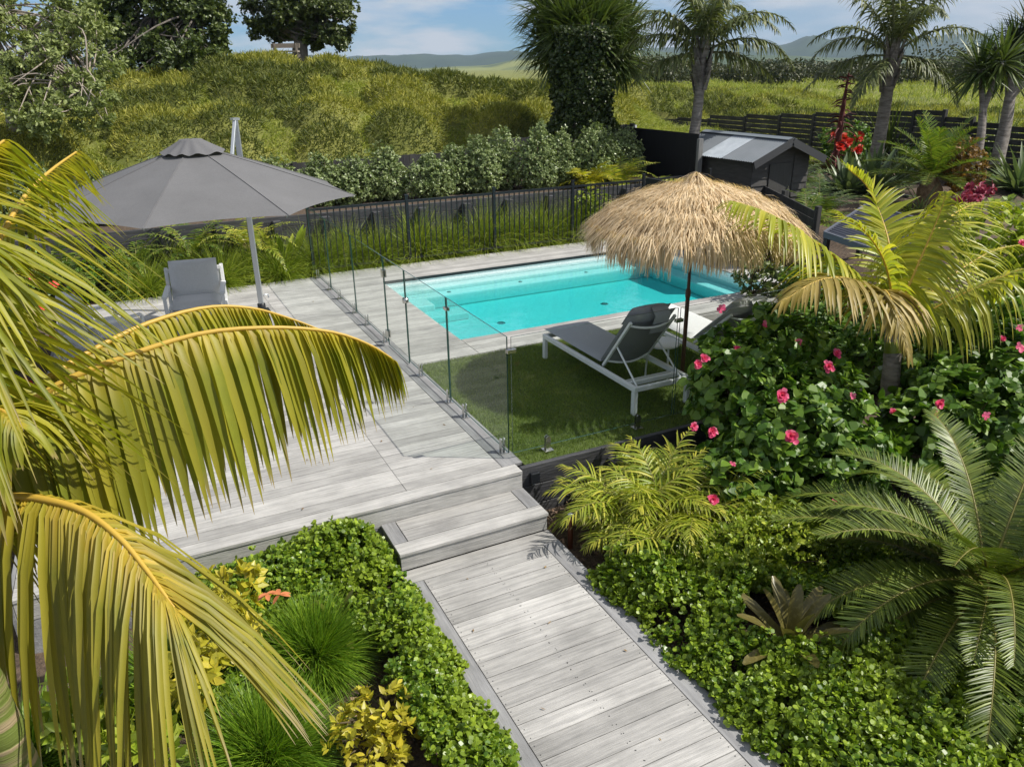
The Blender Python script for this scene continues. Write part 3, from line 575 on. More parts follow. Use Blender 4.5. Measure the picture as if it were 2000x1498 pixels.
for rr in (.30, .58, .86):                                      # the lower edge of each thatch layer stands proud and frays
    n = int(900 * rr); a = rng.uniform(0, 2 * math.pi, n); r = rr + rng.normal(0, .03, n); e = np.stack([np.cos(a), np.sin(a), 0 * a], 1); tang = np.stack([-np.sin(a), np.cos(a), 0 * a], 1)
    P = tb + e * r[:, None] + np.stack([0 * a, 0 * a, tz(r) + rng.uniform(.02, .06, n)], 1)
    ribbons(mb, P, e + tang * rng.normal(0, .35, (n, 1)) + np.stack([0 * a, 0 * a, rng.uniform(-.5, .1, n)], 1), e * .35 + [0, 0, 1], rng.uniform(.10, .22, n), rng.uniform(.004, .010, n), [(0, .8), (.5, 1), (1, .3)], rng.uniform(.6, 2.2, n), 0)
mb.build('thatch', THATCH, cvr)
for k in range(8):
    mb = MB(); n = 260; a0 = k * math.pi / 4; a = rng.uniform(a0 + .045, a0 + math.pi / 4 - .045, n); e = np.stack([np.cos(a), np.sin(a), 0 * a], 1); r = rng.uniform(tr_ - .04, tr_ + .01, n)
    P = tb + e * r[:, None] + np.stack([0 * a, 0 * a, tz(r) + rng.uniform(-.02, .02, n)], 1)
    ribbons(mb, P, nrm(e * .12 + [0, 0, -1] + rng.normal(0, .05, (n, 3))), e, rng.uniform(.20, .32, n) * (1 + .12 * math.sin(k * 2)), rng.uniform(.006, .012, n), [(0, 1), (.6, 1), (1, .3)], .5, 0); mb.build('fringe', THATCH, cvr)
    mb = MB(); c = math.cos(a0); s = math.sin(a0); beam(mb, tb + [c * .03, s * .03, 2.22], tb + [c * tr_ * .96, s * tr_ * .96, float(tz(tr_ * .96)) - .07], .014, .014); mb.build('rib', POLEB, t)

# ---------------------------------------------------------------- loungers, table, chairs (built at the origin, then placed)
def cushion(mb, L, W, T, cx=0, cy=0, cz=0, rot=None, nx=10, ny=10, puff=.25, mat=0):
    """soft slab: L along y, W along x"""
    def side(sgn):
        V = []
        for i in range(nx + 1):
            for j in range(ny + 1):
                u = -1 + 2 * i / nx; v = -1 + 2 * j / ny
                ed = (max(0, 1 - abs(u) ** 6) * max(0, 1 - abs(v) ** 10)) ** .5
                V.append((u * W / 2, v * L / 2, sgn * T / 2 * (1 - puff + puff * (1 - u * u) * .6 + puff * .4) * ed))
        return np.array(V)
    F = np.array([[i * (ny + 1) + j, (i + 1) * (ny + 1) + j, (i + 1) * (ny + 1) + j + 1, i * (ny + 1) + j + 1] for i in range(nx) for j in range(ny)])
    for s in (1, -1):
        V = side(s)
        if rot is not None: V = V @ np.asarray(rot).T
        mb.add(V + np.array([cx, cy, cz]), F if s > 0 else F[:, ::-1], mat, True)
def rotx(a): c, s = math.cos(a), math.sin(a); return np.array([[1, 0, 0], [0, c, -s], [0, s, c]])
def lounger(label, hinge, ang, seatmat, backm):
    t = thing('sun_lounger', (0, 0, 0), label, 'sun lounger', 'sun loungers on the lawn'); W = .68; L = 2.0; zf = .29
    mb = MB()
    for s in (-1, 1): beam(mb, (s * W / 2, -L / 2, zf), (s * W / 2, L / 2, zf), .045, .055)
    for y in (-L / 2 + .023, L / 2 - .023, hinge - .55): beam(mb, (-W / 2 + .023, y, zf), (W / 2 - .023, y, zf), .045, .05)
    beam(mb, (-W / 2 + .023, hinge - .42, zf - .02), (W / 2 - .023, hinge - .42, zf - .02), .02, .02); mb.build('frame', WHITEM, t, bevel=.006)
    for sx_ in (-1, 1):
        for y in (-L / 2 + .03, L / 2 - .03): mb = MB(); bx(mb, sx_ * W / 2 - .0225, sx_ * W / 2 + .0225, y - .03, y + .03, 0, zf - .03); mb.build('leg', WHITEM, t, bevel=.005)
    mb = MB(); cushion(mb, L / 2 - hinge + .03, W - .04, .085, 0, (L / 2 + hinge) / 2 + .02, zf + .075, None, 12, 22); mb.build('seat_cushion', seatmat, t)
    bl = .80; rt = rotx(-ang); d = rt @ np.array([0, -1., 0]); up = rt @ np.array([0, 0, 1.]); h0 = np.array([0, hinge, zf + .02])
    mb = MB()
    for s in (-1, 1): beam(mb, h0 + [s * (W / 2 - .06), 0, 0], h0 + d * bl + [s * (W / 2 - .06), 0, 0], .03, .03, up=up)
    for q in (.1, bl * .94):
        pts = [h0 + d * q + np.array([x, 0, 0]) - up * (.07 * (1 - (x / (W / 2 - .06)) ** 2)) for x in np.linspace(-W / 2 + .06, W / 2 - .06, 11)]; tube(mb, pts, .013, 8)
    bf = mb.build('backrest_frame', WHITEM, t, bevel=.003)
    mb = MB(); V = []; nx, ny = 10, 6
    for i in range(nx + 1):
        x = -W / 2 + .06 + (W - .12) * i / nx
        for j in range(ny + 1): V.append(h0 + d * (.08 + (bl - .1) * j / ny) + np.array([x, 0, 0]) - up * (.055 * (1 - (x / (W / 2 - .06)) ** 2)))
    mb.add(V, [[i * (ny + 1) + j, (i + 1) * (ny + 1) + j, (i + 1) * (ny + 1) + j + 1, i * (ny + 1) + j + 1] for i in range(nx) for j in range(ny)], 0, True); mb.build('sling', SLING, bf)
    mb = MB()
    for s in (-1, 1): tube(mb, [h0 + d * .38 + [s * (W / 2 - .075), 0, -.01], (s * (W / 2 - .06), hinge - .66, zf - .005)], .011, 8)
    tube(mb, [(-W / 2 + .05, hinge - .66, zf - .005), (W / 2 - .05, hinge - .66, zf - .005)], .011, 8); mb.build('brace', WHITEM, t)
    mb = MB(); c = h0 + d * (bl / 2 + .04) + up * .06; cushion(mb, bl + .02, W - .08, .085, *c, rt, 10, 14); mb.build('back_cushion', backm, t)
    mb = MB(); c = h0 + d * (bl - .06) + up * .115; cushion(mb, .26, W - .16, .10, *c, rt, 8, 8, .5); pl = mb.build('head_pillow', backm, t)
    mb = MB(); V = [h0 + d * q + up * hgt + [x, 0, 0] for q, hgt in ((bl - .2, .16), (bl - .02, .165), (bl + .09, .09), (bl + .075, -.02), (bl - .16, -.075)) for x in (-.02, .18)]
    mb.add(V, [[2 * i, 2 * i + 1, 2 * i + 3, 2 * i + 2] for i in range(4)], 0, True); mb.build('pillow_flap', backm, pl)
    return t
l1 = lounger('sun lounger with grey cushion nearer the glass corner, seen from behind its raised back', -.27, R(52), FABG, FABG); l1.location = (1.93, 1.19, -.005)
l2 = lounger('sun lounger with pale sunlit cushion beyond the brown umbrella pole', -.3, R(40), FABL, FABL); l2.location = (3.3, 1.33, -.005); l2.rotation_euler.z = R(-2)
t = thing('side_table', (2.44, .92, -.005), 'small round white side table between the two sun loungers', 'table')
mb = MB(); lathe(mb, [(.001, .425), (.2, .425), (.21, .432), (.21, .445), (.2, .45), (.001, .45)], (2.44, .92, 0), 36); mb.build('tabletop', WHITEM, t)
for k in range(3): a = k * 2.094 + .4; mb = MB(); tube(mb, [(2.44 + .15 * math.cos(a), .92 + .15 * math.sin(a), .425), (2.44 + .17 * math.cos(a), .92 + .17 * math.sin(a), -.005)], .011, 8); mb.build('leg', WHITEM, t)
def armchair(label):
    t = thing('armchair', (0, 0, 0), label, 'armchair', 'white armchairs on the deck'); W = .74; Dp = .78
    mb = MB()
    for s in (-1, 1):
        V = [(s * W / 2, y, z) for y, z in ((.36, .68), (.30, .52), (-.36, .52))]
        beam(mb, V[1], V[2], .07, .03); beam(mb, (s * W / 2, .40, .74), (s * W / 2, .28, .28), .05, .035, up=(0, 1, .2))
    beam(mb, (-W / 2, .38, .70), (W / 2, .38, .70), .03, .05); beam(mb, (-W / 2, -.34, .27), (W / 2, -.34, .27), .04, .05); beam(mb, (-W / 2, .30, .27), (W / 2, .30, .27), .04, .05)
    for s in (-1, 1): beam(mb, (s * W / 2, -.36, .27), (s * W / 2, .32, .27), .04, .05)
    V = [(x, y, z) for x in (-W / 2 + .03, W / 2 - .03) for y, z in ((.30, .3), (.39, .70))]; mb.add(V, [[0, 1, 3, 2]], 0)
    mb.build('frame', WHITEM, t, bevel=.006)
    for s in (-1, 1):
        for y0_, y1_ in ((-.36, -.38), (.32, .38)): mb = MB(); beam(mb, (s * W / 2, y0_, .51 if y0_ < 0 else .27), (s * W / 2, y1_, 0), .045, .035, up=(0, 1, 0)); mb.build('leg', WHITEM, t, bevel=.004)
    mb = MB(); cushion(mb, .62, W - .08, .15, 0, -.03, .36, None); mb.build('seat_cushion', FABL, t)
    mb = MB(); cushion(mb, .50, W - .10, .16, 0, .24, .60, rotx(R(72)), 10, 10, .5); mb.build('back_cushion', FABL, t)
    return t
a1 = armchair('white framed armchair with grey cushions facing the camera beside the umbrella pole'); a1.scale = (1, 1, 1.12); a1.location = (-2.14, 5.55, 0); a1.rotation_euler.z = R(-8)
copy_thing(a1, (-3.35, 4.8, 0), R(115), 'white framed armchair partly hidden behind the left palm leaflets, turned sideways', 'white armchairs on the deck')

# ================================================================ plants
def frond(root, name, pts, lm, rm, n=46, Lmax=.7, W=.045, droop=1.2, t0=.16, a0=72, a1=18, lift=.15, r0=.016, prof=None, fold=.35, jit=.06, sides=(-1, 1), Lf=None, twist=0., droop2=None, upv=None, pw=1., ax=1.3):
    mb = MB()
    C_ = spline(pts, 60); T = nrm(np.gradient(C_, axis=0)); u = np.linspace(0, 1, 60)
    for s in sides:
        t = np.linspace(t0, .995, n) + rng.normal(0, .15 / n, n); t = np.clip(t, t0, 1)
        P = np.stack([np.interp(t, u, C_[:, k]) for k in range(3)], 1); Tn = nrm(np.stack([np.interp(t, u, T[:, k]) for k in range(3)], 1))
        up = np.tile(np.array([0, 0, 1.]) if upv is None else np.array(upv, float), (n, 1)); up = nrm(up - Tn * (up * Tn).sum(1, keepdims=True)); S = np.cross(Tn, up) * s
        a = R(1) * (a0 + (a1 - a0) * ((t - t0) / (1 - t0)) ** ax) + rng.normal(0, jit, n)
        D = Tn * np.cos(a)[:, None] + S * np.sin(a)[:, None] + up * (lift + rng.normal(0, jit, n))[:, None]
        q = (t - t0) / (1 - t0); L = Lmax * (Lf(q) if Lf else (.55 + .45 * np.sin(np.pi * np.clip(q * 1.15 + .1, 0, 1))) * (1 - .55 * q ** 3)) * rng.uniform(.88, 1.08, n) * np.where(rng.uniform(0, 1, n) < .05, rng.uniform(.45, .8, n), 1)
        dd = droop if droop2 is None else droop + (droop2 - droop) * q
        ribbons(mb, P, D, up, L, W * (1 - .45 * q), prof or [(0, .3), (.06, .85), (.25, 1), (.5, .95), (.75, .6), (.92, .25), (1, .04)], dd * rng.uniform(.8, 1.2, n), fold, pw=pw)
    tube(mb, C_[::2], np.linspace(r0, r0 * .25, 30), 6, 1)
    return mb.build(name, [lm, rm], root)
def arch(base, az, el, L, bend, n=6):
    """arching stem from base: azimuth, start elevation (deg), length, bend (deg) over its length"""
    p = np.array(base, float); o = [p.copy()]; st = L / n
    for k in range(n):
        e = R(el - bend * ((k + .5) / n) ** 1.3); p = p + st * np.array([math.cos(az) * math.cos(e), math.sin(az) * math.cos(e), math.sin(e)]); o.append(p.copy())
    return o

# --- leaf materials
PALML = leaf('palm_leaflet_gold_green', (.18, .21, .015), (.38, .34, .03), .36, .5, col2=(.24, .26, .02), nscale=9, tcol=(.46, .34, .03), tpos=(.0, .22), tip=(.40, .30, .14))
PALMO = leaf('palm_leaflet_gold_shade', (.18, .19, .014), (.33, .29, .025), .32, .52, col2=(.26, .23, .02), nscale=9, tcol=(.54, .37, .035), tpos=(.0, .24), tip=(.45, .36, .22), tipat=.84)  # gold base is its own; olive past it imitates shade on hanging leaflets
RACH = M('palm_rachis_gold', (.52, .34, .05), .5)
PALMR = leaf('palm_leaflet_lime', (.25, .29, .02), (.50, .46, .05), .36, .38, tip=(.5, .42, .22), tipat=.92)
PALMD = leaf('palm_leaflet_dry', (.26, .20, .035), (.42, .31, .09), .2, .5)
QPL = leaf('tall_palm_leaflets', (.075, .10, .03), (.22, .24, .08), .2, .5)
CYC = leaf('cycad_leaflet', (.065, .105, .013), (.19, .24, .03), .15, .40, tcol=(.12, .12, .02), tpos=(0, .2))
COPR = leaf('groundcover_leaf', (.07, .15, .012), (.30, .40, .03), .25, .36, col2=(.17, .24, .02), nscale=2.4, lo=.42, hi=.62)
HIB = leaf('hibiscus_leaf', (.055, .13, .012), (.18, .28, .03), .25, .42)
GRIS = leaf('hedge_leaf', (.13, .18, .055), (.36, .42, .19), .2, .35)
TUSS = leaf('tussock_blade', (.09, .19, .012), (.26, .38, .03), .25, .45)
TUSS2 = leaf('tussock_blade_long', (.14, .21, .018), (.36, .40, .05), .28, .45)
YELL = leaf('golden_leaf', (.38, .36, .03), (.55, .45, .04), .3, .4)
LIME = leaf('lime_leaf', (.18, .26, .018), (.36, .40, .04), .28, .38)
FERN = leaf('fern_leaflet', (.08, .15, .015), (.24, .28, .035), .28, .4)
RHAP = leaf('cane_palm_leaflet', (.20, .27, .02), (.55, .50, .07), .3, .42, tip=(.5, .42, .22), tipat=.9)
DARKL = leaf('dark_tree_leaf', (.042, .07, .016), (.15, .19, .04), .15, .42)
SCRL = leaf('pale_scrub_leaf', (.16, .20, .06), (.34, .39, .13), .2, .5)
SPIKE = leaf('sword_leaf', (.065, .10, .02), (.19, .24, .06), .15, .4)
IVY = leaf('ivy_leaf', (.025, .045, .010), (.09, .12, .022), .12, .4)
BROM = leaf('bromeliad_leaf', (.10, .13, .022), (.17, .15, .04), .2, .3)
BROMD = leaf('spotted_bromeliad_leaf', (.09, .125, .03), (.20, .10, .035), .15, .3, tcol=(.12, .17, .04), tpos=(0, .6), col2=(.20, .22, .07), nscale=38, lo=.52, hi=.6)
PINK = leaf('hibiscus_petal', (.68, .035, .15), (.80, .16, .28), .25, .5)
REDP = leaf('red_petal', (.60, .02, .012), (.70, .06, .02), .2, .5)
STEM = M('green_brown_stem', (.10, .075, .035), .8)
GRASSB = leaf('dune_grass_blade', (.19, .24, .03), (.42, .42, .10), .3, .6)
SCRUBB = leaf('dune_scrub_twig', (.17, .19, .02), (.42, .39, .07), .2, .7)
SCRUBD = leaf('dune_scrub_dark', (.065, .09, .014), (.19, .20, .03), .2, .7)
BLADE = [(0, .9), (.35, 1), (.7, .7), (1, .08)]
SWORD = [(0, .6), (.2, .95), (.5, 1), (.8, .6), (1, .05)]

OVALP = [(0, .3), (.3, .9), (.6, 1), (.85, .6), (1, .1)]
# --- left palm, close to the camera
pr = (-3.62, -3.42, -.5)
t = thing('golden_palm', pr, 'golden leaved palm close to the camera on the left, with long drooping fronds', 'palm tree')
mb = MB(); tube(mb, spline([(-3.455, -3.33, -.55), (-3.46, -3.335, .6), (-3.47, -3.34, 1.3), (-3.52, -3.36, 2.2)], 40), np.linspace(.085, .06, 40) + .005 * (np.arange(40) % 3 == 0), 16); mb.build('trunk', GTRUNK, t)
K0 = (-3.72,-2.55,2.12)
FL = [
 ([K0, (-3.46,-2.58,2.18), (-3.25,-2.55,2.22), (-3.1,-2.53,2.28), (-2.87,-2.5,2.33), (-2.58,-2.45,2.36), (-2.28,-2.43,2.33), (-2.03,-2.4,2.26), (-1.86,-2.4,2.17), (-1.74,-2.41,2.07)], PALML, dict(n=88, Lmax=.84, W=.052, droop=6.5, pw=.42, lift=.55, t0=.12, a0=84, a1=22, ax=2.4, jit=.04, Lf=lambda q: .72 + .28 * np.sin(np.pi * np.clip(q * 1.1 + .1, 0, 1)) - .42 * q ** 3)),
 ([K0, (-3.49,-2.48,2.1), (-3.28,-2.31,2.18), (-3.08,-2.14,2.24), (-2.81,-1.95,2.29), (-2.52,-1.79,2.29), (-2.29,-1.74,2.24), (-2.09,-1.7,2.14), (-1.91,-1.72,2.04)], PALML, dict(n=76, Lmax=.62, W=.044, droop=6., pw=.45, lift=.55, t0=.14, a0=84, a1=22, ax=2.2, jit=.04)),
 ([K0, (-3.52,-2.82,2), (-3.36,-2.94,2.03), (-3.23,-3.05,2.04), (-3.1,-3.17,2.02), (-3,-3.32,1.97), (-2.94,-3.44,1.91), (-2.9,-3.54,1.87), (-2.87,-3.6,1.83)], PALMO, dict(n=84, Lmax=.94, W=.028, droop=5.5, droop2=1.0, pw=.45, lift=.42, t0=.1, a0=78, a1=14, ax=1.7, Lf=lambda q: .8 + .25 * np.sin(np.pi * np.clip(q * 1.05, 0, 1)) - .25 * q ** 4)),
 ([K0, (-3.52,-2.46,2.38), (-3.4,-2.25,2.58), (-3.29,-1.92,2.75), (-3.18,-1.67,2.89), (-3.07,-1.45,2.97), (-2.95,-1.18,3.03)], PALML, dict(n=60, Lmax=.84, W=.036, droop=1.9, pw=.35, lift=.05, t0=.15, a0=60, a1=14, jit=.10)),
 ([K0, (-3.5,-2.62,2.58), (-3.4,-2.43,2.84), (-3.3,-2.22,3.01), (-3.24,-2.03,3.1), (-3.19,-1.85,3.14)], PALML, dict(n=52, Lmax=.95, W=.036, droop=1.7, pw=.35, lift=.05, t0=.15, a0=66, a1=14, jit=.10)),
 ([K0, (-3.49,-2.92,2.45), (-3.37,-3.06,2.68), (-3.29,-3.08,2.84), (-3.22,-3.08,2.94)], PALML, dict(n=44, Lmax=1.0, W=.042, droop=1.9, pw=.35, lift=.0, t0=.2, a0=70, a1=25, jit=.1)),
 ([K0, (-3.53,-2.76,2.23), (-3.39,-2.92,2.32), (-3.28,-3.01,2.37), (-3.22,-3.11,2.34)], PALML, dict(n=26, Lmax=.6, W=.045, droop=3.0, lift=.1, t0=.25, a0=65, a1=30)),
]
for pts, m_, kw in FL: frond(t, 'frond', pts, m_, RACH, r0=.02, **kw)
for k, az in enumerate((2.6, 3.4, 4.3)): frond(t, 'frond', arch(K0, az, 55, 1.7, 95), PALML, RACH, n=40, Lmax=.7, W=.045, droop=2.2)

# --- right palm
pr = np.array((4.62, -.5, -.45)); K1 = (3.89,-0.91,0.91)
t = thing('leaning_palm', tuple(pr), 'short palm with grey trunk and lime green fronds rising from the hibiscus', 'palm tree')
mb = MB(); tube(mb, spline([pr, (3.78,-1.1,0.11), (3.87,-0.98,0.61), K1], 24), np.linspace(.10, .075, 24) + .006 * (np.arange(24) % 4 == 0), 14); mb.build('trunk', PALMTR, t)
mb = MB(); tube(mb, spline([(3.87,-0.97,0.67), (3.88,-0.92,0.87), (3.89,-0.85,1.11)], 10), np.linspace(.085, .045, 10), 12); mb.build('crown_shaft', LIME, t)
FR = [
 ([K1, (3.62,-0.8,1.27), (3.25,-0.69,1.62), (2.79,-0.57,1.94), (2.38,-0.51,2.15), (2.04,-0.48,2.26)], PALMR, dict(n=58, Lmax=.92, droop=1.5, pw=.7, a0=78, a1=30, lift=.12)),
 ([K1, (4.08,-0.67,1.25), (4.31,-0.38,1.6), (4.37,-0.15,1.9), (4.3,0.01,2.17), (4.06,0.09,2.36)], PALMR, dict(n=46, Lmax=.50, droop=.5, a0=78, a1=35, lift=.45)),
 ([K1, (3.81,-0.86,1.34), (3.7,-0.79,1.64), (3.5,-0.69,1.9), (3.24,-0.61,2.06)], PALMR, dict(n=34, Lmax=.62, droop=.8, a0=70, a1=24)),
 ([K1, (3.42,-1.04,1.31), (3.01,-1.09,1.55), (2.67,-1.13,1.63), (2.36,-1.17,1.62), (2.03,-1.22,1.53)], PALMD, dict(n=40, Lmax=.72, droop=1.5, a0=72, a1=16)),
 ([K1, (3.97,-0.94,1.33), (4.13,-0.92,1.67), (4.25,-0.91,1.95), (4.33,-0.9,2.2)], PALMR, dict(n=54, Lmax=.88, droop=2.2, pw=.7, a0=76, a1=30)),
 ([K1, (4.04,-1.09,1.07), (4.24,-1.23,1.24), (4.46,-1.39,1.4), (4.71,-1.56,1.55), (4.91,-1.76,1.6)], PALMR, dict(n=48, Lmax=.75, droop=3., a0=66, a1=18, lift=.2)),
 ([K1, (4.42,-0.79,1.08), (5,-0.73,1.31), (5.58,-0.7,1.46), (6.05,-0.78,1.51)], PALMR, dict(n=42, Lmax=.6, droop=1.8, a0=66, a1=18)),
 ([K1, (3.41,-1.18,1.27), (3.18,-1.27,1.47), (3.05,-1.43,1.5), (2.96,-1.63,1.36), (2.89,-1.84,1.11)], PALMD, dict(n=34, Lmax=.6, droop=1.6, a0=60, a1=12)),
 ([K1, (4.46,-0.59,1.3), (5.22,-0.29,1.71), (5.96,-0.11,1.84), (6.49,-0.13,1.83)], PALMR, dict(n=42, Lmax=.75, droop=1.0, a0=70, a1=25)),
]
for pts, m_, kw in FR: frond(t, 'frond', pts, m_, RACH, r0=.017, W=.05, **kw)

# --- cycads
def cycad(root, c, n, L, leafm, Ll=.17, W=.013, els=(15, 82), nl=62, bend=(60, 95), trunk=(.16, .45), droop=.25, az0=None, lift=.35, a=(78, 40)):
    c = np.array(c, float)
    for k in range(n):
        az = k * 2.39996 + rng.normal(0, .12) if az0 is None else az0[k % len(az0)] + rng.normal(0, .1)
        el = els[0] + (els[1] - els[0]) * ((k + .5) / n); l = L * rng.uniform(.85, 1.1)
        frond(root, 'frond', arch(c, az, el, l, rng.uniform(*bend), 8), leafm, RACHG, n=nl, Lmax=Ll, W=W, droop=droop, t0=.14, a0=a[0], a1=a[1], lift=lift, r0=.011, prof=[(0, .8), (.3, 1), (.8, .7), (1, .1)], fold=.3, jit=.06, Lf=lambda q: np.sin(np.pi * np.clip(q * .92 + .06, 0, 1)) ** .45)
RACHG = M('cycad_rachis', (.20, .18, .04), .5)
COIR = M('cycad_trunk', (.15, .09, .05), .95, col2=(.30, .20, .12), nscale=14, bump=1., bscale=30)
cl = np.array((2.16, -3.28, -.5))
t = thing('cycad', tuple(cl), 'large glossy dark green cycad in the front right garden corner', 'cycad')
mb = MB(); lathe(mb, [(.17, -.1), (.18, .1), (.16, .3), (.12, .40), (.05, .46), (.001, .47)], cl, 18); n = 150; a = rng.uniform(0, 6.28, n); z = rng.uniform(.0, .42, n); e = np.stack([np.cos(a), np.sin(a), 0 * a], 1)
ribbons(mb, cl + e * .15 + np.stack([0 * a, 0 * a, z], 1), e + [0, 0, .9], e + [0, 0, -.6], .09, .035, [(0, 1), (.5, .8), (1, .1)], 0, .2); mb.build('trunk', COIR, t)
cycad(t, cl + [0, 0, .42], 64, 1.55, CYC, Ll=.20, W=.017, nl=100, els=(-8, 66), bend=(55, 100))
cl = np.array((13.9, 6.2, .15))
t = thing('cycad', tuple(cl), 'big round spiky cycad in front of the stepped slat fence', 'cycad')
mb = MB(); lathe(mb, [(.25, -.1), (.27, .5), (.1, .8), (.001, .82)], cl, 14); mb.build('trunk', COIR, t)
cycad(t, cl + [0, 0, .75], 34, 1.5, FERN, Ll=.26, W=.035, nl=34, els=(-10, 85), bend=(25, 60))

# --- ground cover either side of the boardwalk
def groundcover(name, label, region, n, hfun, leafm, L=.032, W=.027, k=6):
    P = region(n); P = P[(vn(np.stack([P[:, 0], P[:, 1], 0 * P[:, 0]], 1), 5., 2) + .5 * vn(np.stack([P[:, 0], P[:, 1], 0 * P[:, 0]], 1), 13., 3)) > rng.uniform(.42, .86, len(P))]; hh = hfun(P[:, 0], P[:, 1]); z = -.5 + hh * (1 - .45 * rng.uniform(0, 1, len(P)) ** 2.2) 
    C_ = np.stack([P[:, 0], P[:, 1], z], 1); O = nrm(np.array([0, 0, 1.]) + rng.normal(0, .45, (len(P), 3))); C_ = C_ + O * rng.uniform(0, .05, (len(P), 1)) + np.array([0, 0, .11]) * (rng.uniform(0, 1, (len(P), 1)) < .05) * rng.uniform(0, 1, (len(P), 1))
    mb = MB(); rosettes(mb, C_, O, k, L, W, .9, ROUND, 0, .12)
    q = rng.choice(len(P), len(P) // 3); rosettes(mb, C_[q] - O[q] * .03, O[q], 4, L * 1.1, W * 1.1, 1.2, ROUND, 0, .12)
    return setp(mb.build(name, leafm), label, 'ground cover', kind='stuff')
def hL(x, y):
    n = vn(np.stack([x, y, 0 * x], 1), 2.2, 1); b = .20 + .22 * n
    b += .30 * np.exp(-(((x + 1.75) / .38) ** 2 + ((y + .62) / .25) ** 2)) + .16 * np.exp(-(((x + 2.3) / .4) ** 2 + ((y + .75) / .3) ** 2))
    return b * (1 - .55 * sm(-1.55, -1.30, x))
def regL(n):
    P = np.stack([rng.uniform(-3.0, -1.3, n), rng.uniform(-3.9, -.36, n)], 1); x, y = P.T
    keep = (x > -1.95 - .45 * np.sin(y * 1.3) * .3) | (y > -1.45 + .25 * np.sin(x * 5))
    keep &= ~(((x + 2.25) / .50) ** 2 + ((y + 1.75) / .42) ** 2 < 1); keep &= ~((x < -1.78) & (y < -1.95)) ; keep &= (x > -2.9) & (x < -1.31 + .06 * np.sin(y * 9)); return P[keep]
groundcover('ground_cover', 'glossy round-leaved green ground cover spilling along the left side of the boardwalk', regL, 30000, hL, COPR)
def hR(x, y): n = vn(np.stack([x, y, 0 * x], 1), 1.9, 5); return (.14 + .34 * n) * (.45 + .55 * sm(-.05, .25, x))
def regR(n):
    P = np.stack([rng.uniform(-.06, 2.4, n), rng.uniform(-5.0, -1.25, n)], 1); x, y = P.T
    keep = (y < -1.55 - .25 * x + .9 * sm(.9, 1.4, x)) & (x > -.04 + .05 * np.sin(y * 8)) & ~(((x - .86) / .36) ** 2 + ((y + 2.78) / .34) ** 2 < 1) & ~((x > 1.5) & (y < -2.9) & (rng.uniform(0, 1, n) < .6)); return P[keep]
groundcover('ground_cover', 'glossy round-leaved green ground cover along the right side of the boardwalk', regR, 36000, hR, COPR)
BARKC = M('bark_chips', (.10, .06, .04), .95, islcol=(.24, .16, .10), island=.4)
mb = MB(); n = 9000; P = np.stack([rng.uniform(-2.9, 2.5, n), rng.uniform(-4.4, -.3, n), np.full(n, -.492)], 1); P = P[(P[:, 0] > .02) | (P[:, 0] < -1.37)]; n = len(P)
ngons(mb, P + rng.uniform(0, .02, (n, 1)) * [0, 0, 1], rnd_dir(n) * [1, 1, .35], nrm(rng.normal(0, .35, (n, 3)) + [0, 0, 1]), rng.uniform(.02, .06, n), rng.uniform(.01, .025, n), [(0, -1), (0, 1), (1, .8), (1, -.8)]); setp(mb.build('bark_mulch', BARKC), 'loose brown bark chips on the garden beds', 'bark mulch', kind='stuff')

# --- tussocks
def tussock(c, n, L, W, label, leafm, group=None, droop=1.3, spread=.95, low=-.1, name='grass_tussock'):
    c = np.array(c, float); t = thing(name, tuple(c), label, 'grass tussock', group); mb = MB()
    az = rng.uniform(0, 6.283, n); s = rng.uniform(0, 1, n); el = np.arcsin(np.clip(low + (1 - low) * s ** .8, -1, 1)); D = np.stack([np.cos(az) * np.cos(el) * spread, np.sin(az) * np.cos(el) * spread, np.sin(el)], 1)
    P = c + np.stack([rng.normal(0, L * .08, n), rng.normal(0, L * .08, n), np.abs(rng.normal(0, L * .05, n))], 1)
    ribbons(mb, P, D + rng.normal(0, .08, (n, 3)), rnd_dir(n), L * rng.uniform(.65, 1.1, n), W, BLADE, droop * rng.uniform(.5, 1.3, n) * np.cos(el), 0, pw=1.4); mb.build('blades', leafm, t); return t
tussock((-2.18, -1.42, -.42), 5200, .50, .006, 'round bright green grass tussock next to the orange bromeliad', TUSS, 'round tussocks in the left bed', .75)
tussock((-2.62, -2.12, -.45), 5200, .52, .006, 'round bright green grass tussock at the bottom edge of the picture under the golden fronds', TUSS, 'round tussocks in the left bed', .75)
tussock((-3.1, -1.2, -.5), 1600, .55, .008, 'loose green grass clump hidden behind the hanging golden leaflets', TUSS, None, 1.3)
tussock((-3.9, -1.5, -.5), 1600, .6, .008, 'dark loose grass clump at the left edge beside the ringed palm trunk', TUSS, None, 1.3)
tussock((-3.35, -2.2, -.5), 1500, .5, .006, 'half dry dark grass tussock behind the hanging golden leaflets', leaf('dry_tussock', (.06, .08, .015), (.3, .24, .12), .2, .6), None, 1.3)
ts = ['first', 'second', 'third', 'fourth', 'fifth', 'sixth', 'seventh', 'eighth', 'ninth', 'tenth', 'eleventh', 'twelfth', 'thirteenth', 'fourteenth']
for k, (x, y, L) in enumerate([(.15, 8.3, .85), (.75, 8.42, .9), (1.35, 8.3, .8), (2.15, 8.4, 1.0), (2.8, 8.32, .8), (3.6, 8.42, 1.0), (4.25, 8.32, .85), (4.9, 8.4, .95), (5.6, 8.32, .9), (6.3, 8.35, .85)]):
    tussock((x, y, -.08), 1500, L * 1.08, .009, 'long yellow-green grass tussock behind the bar fence, %s from the left' % ts[k], TUSS2, 'grass tussocks behind the bar fence', 1.5)
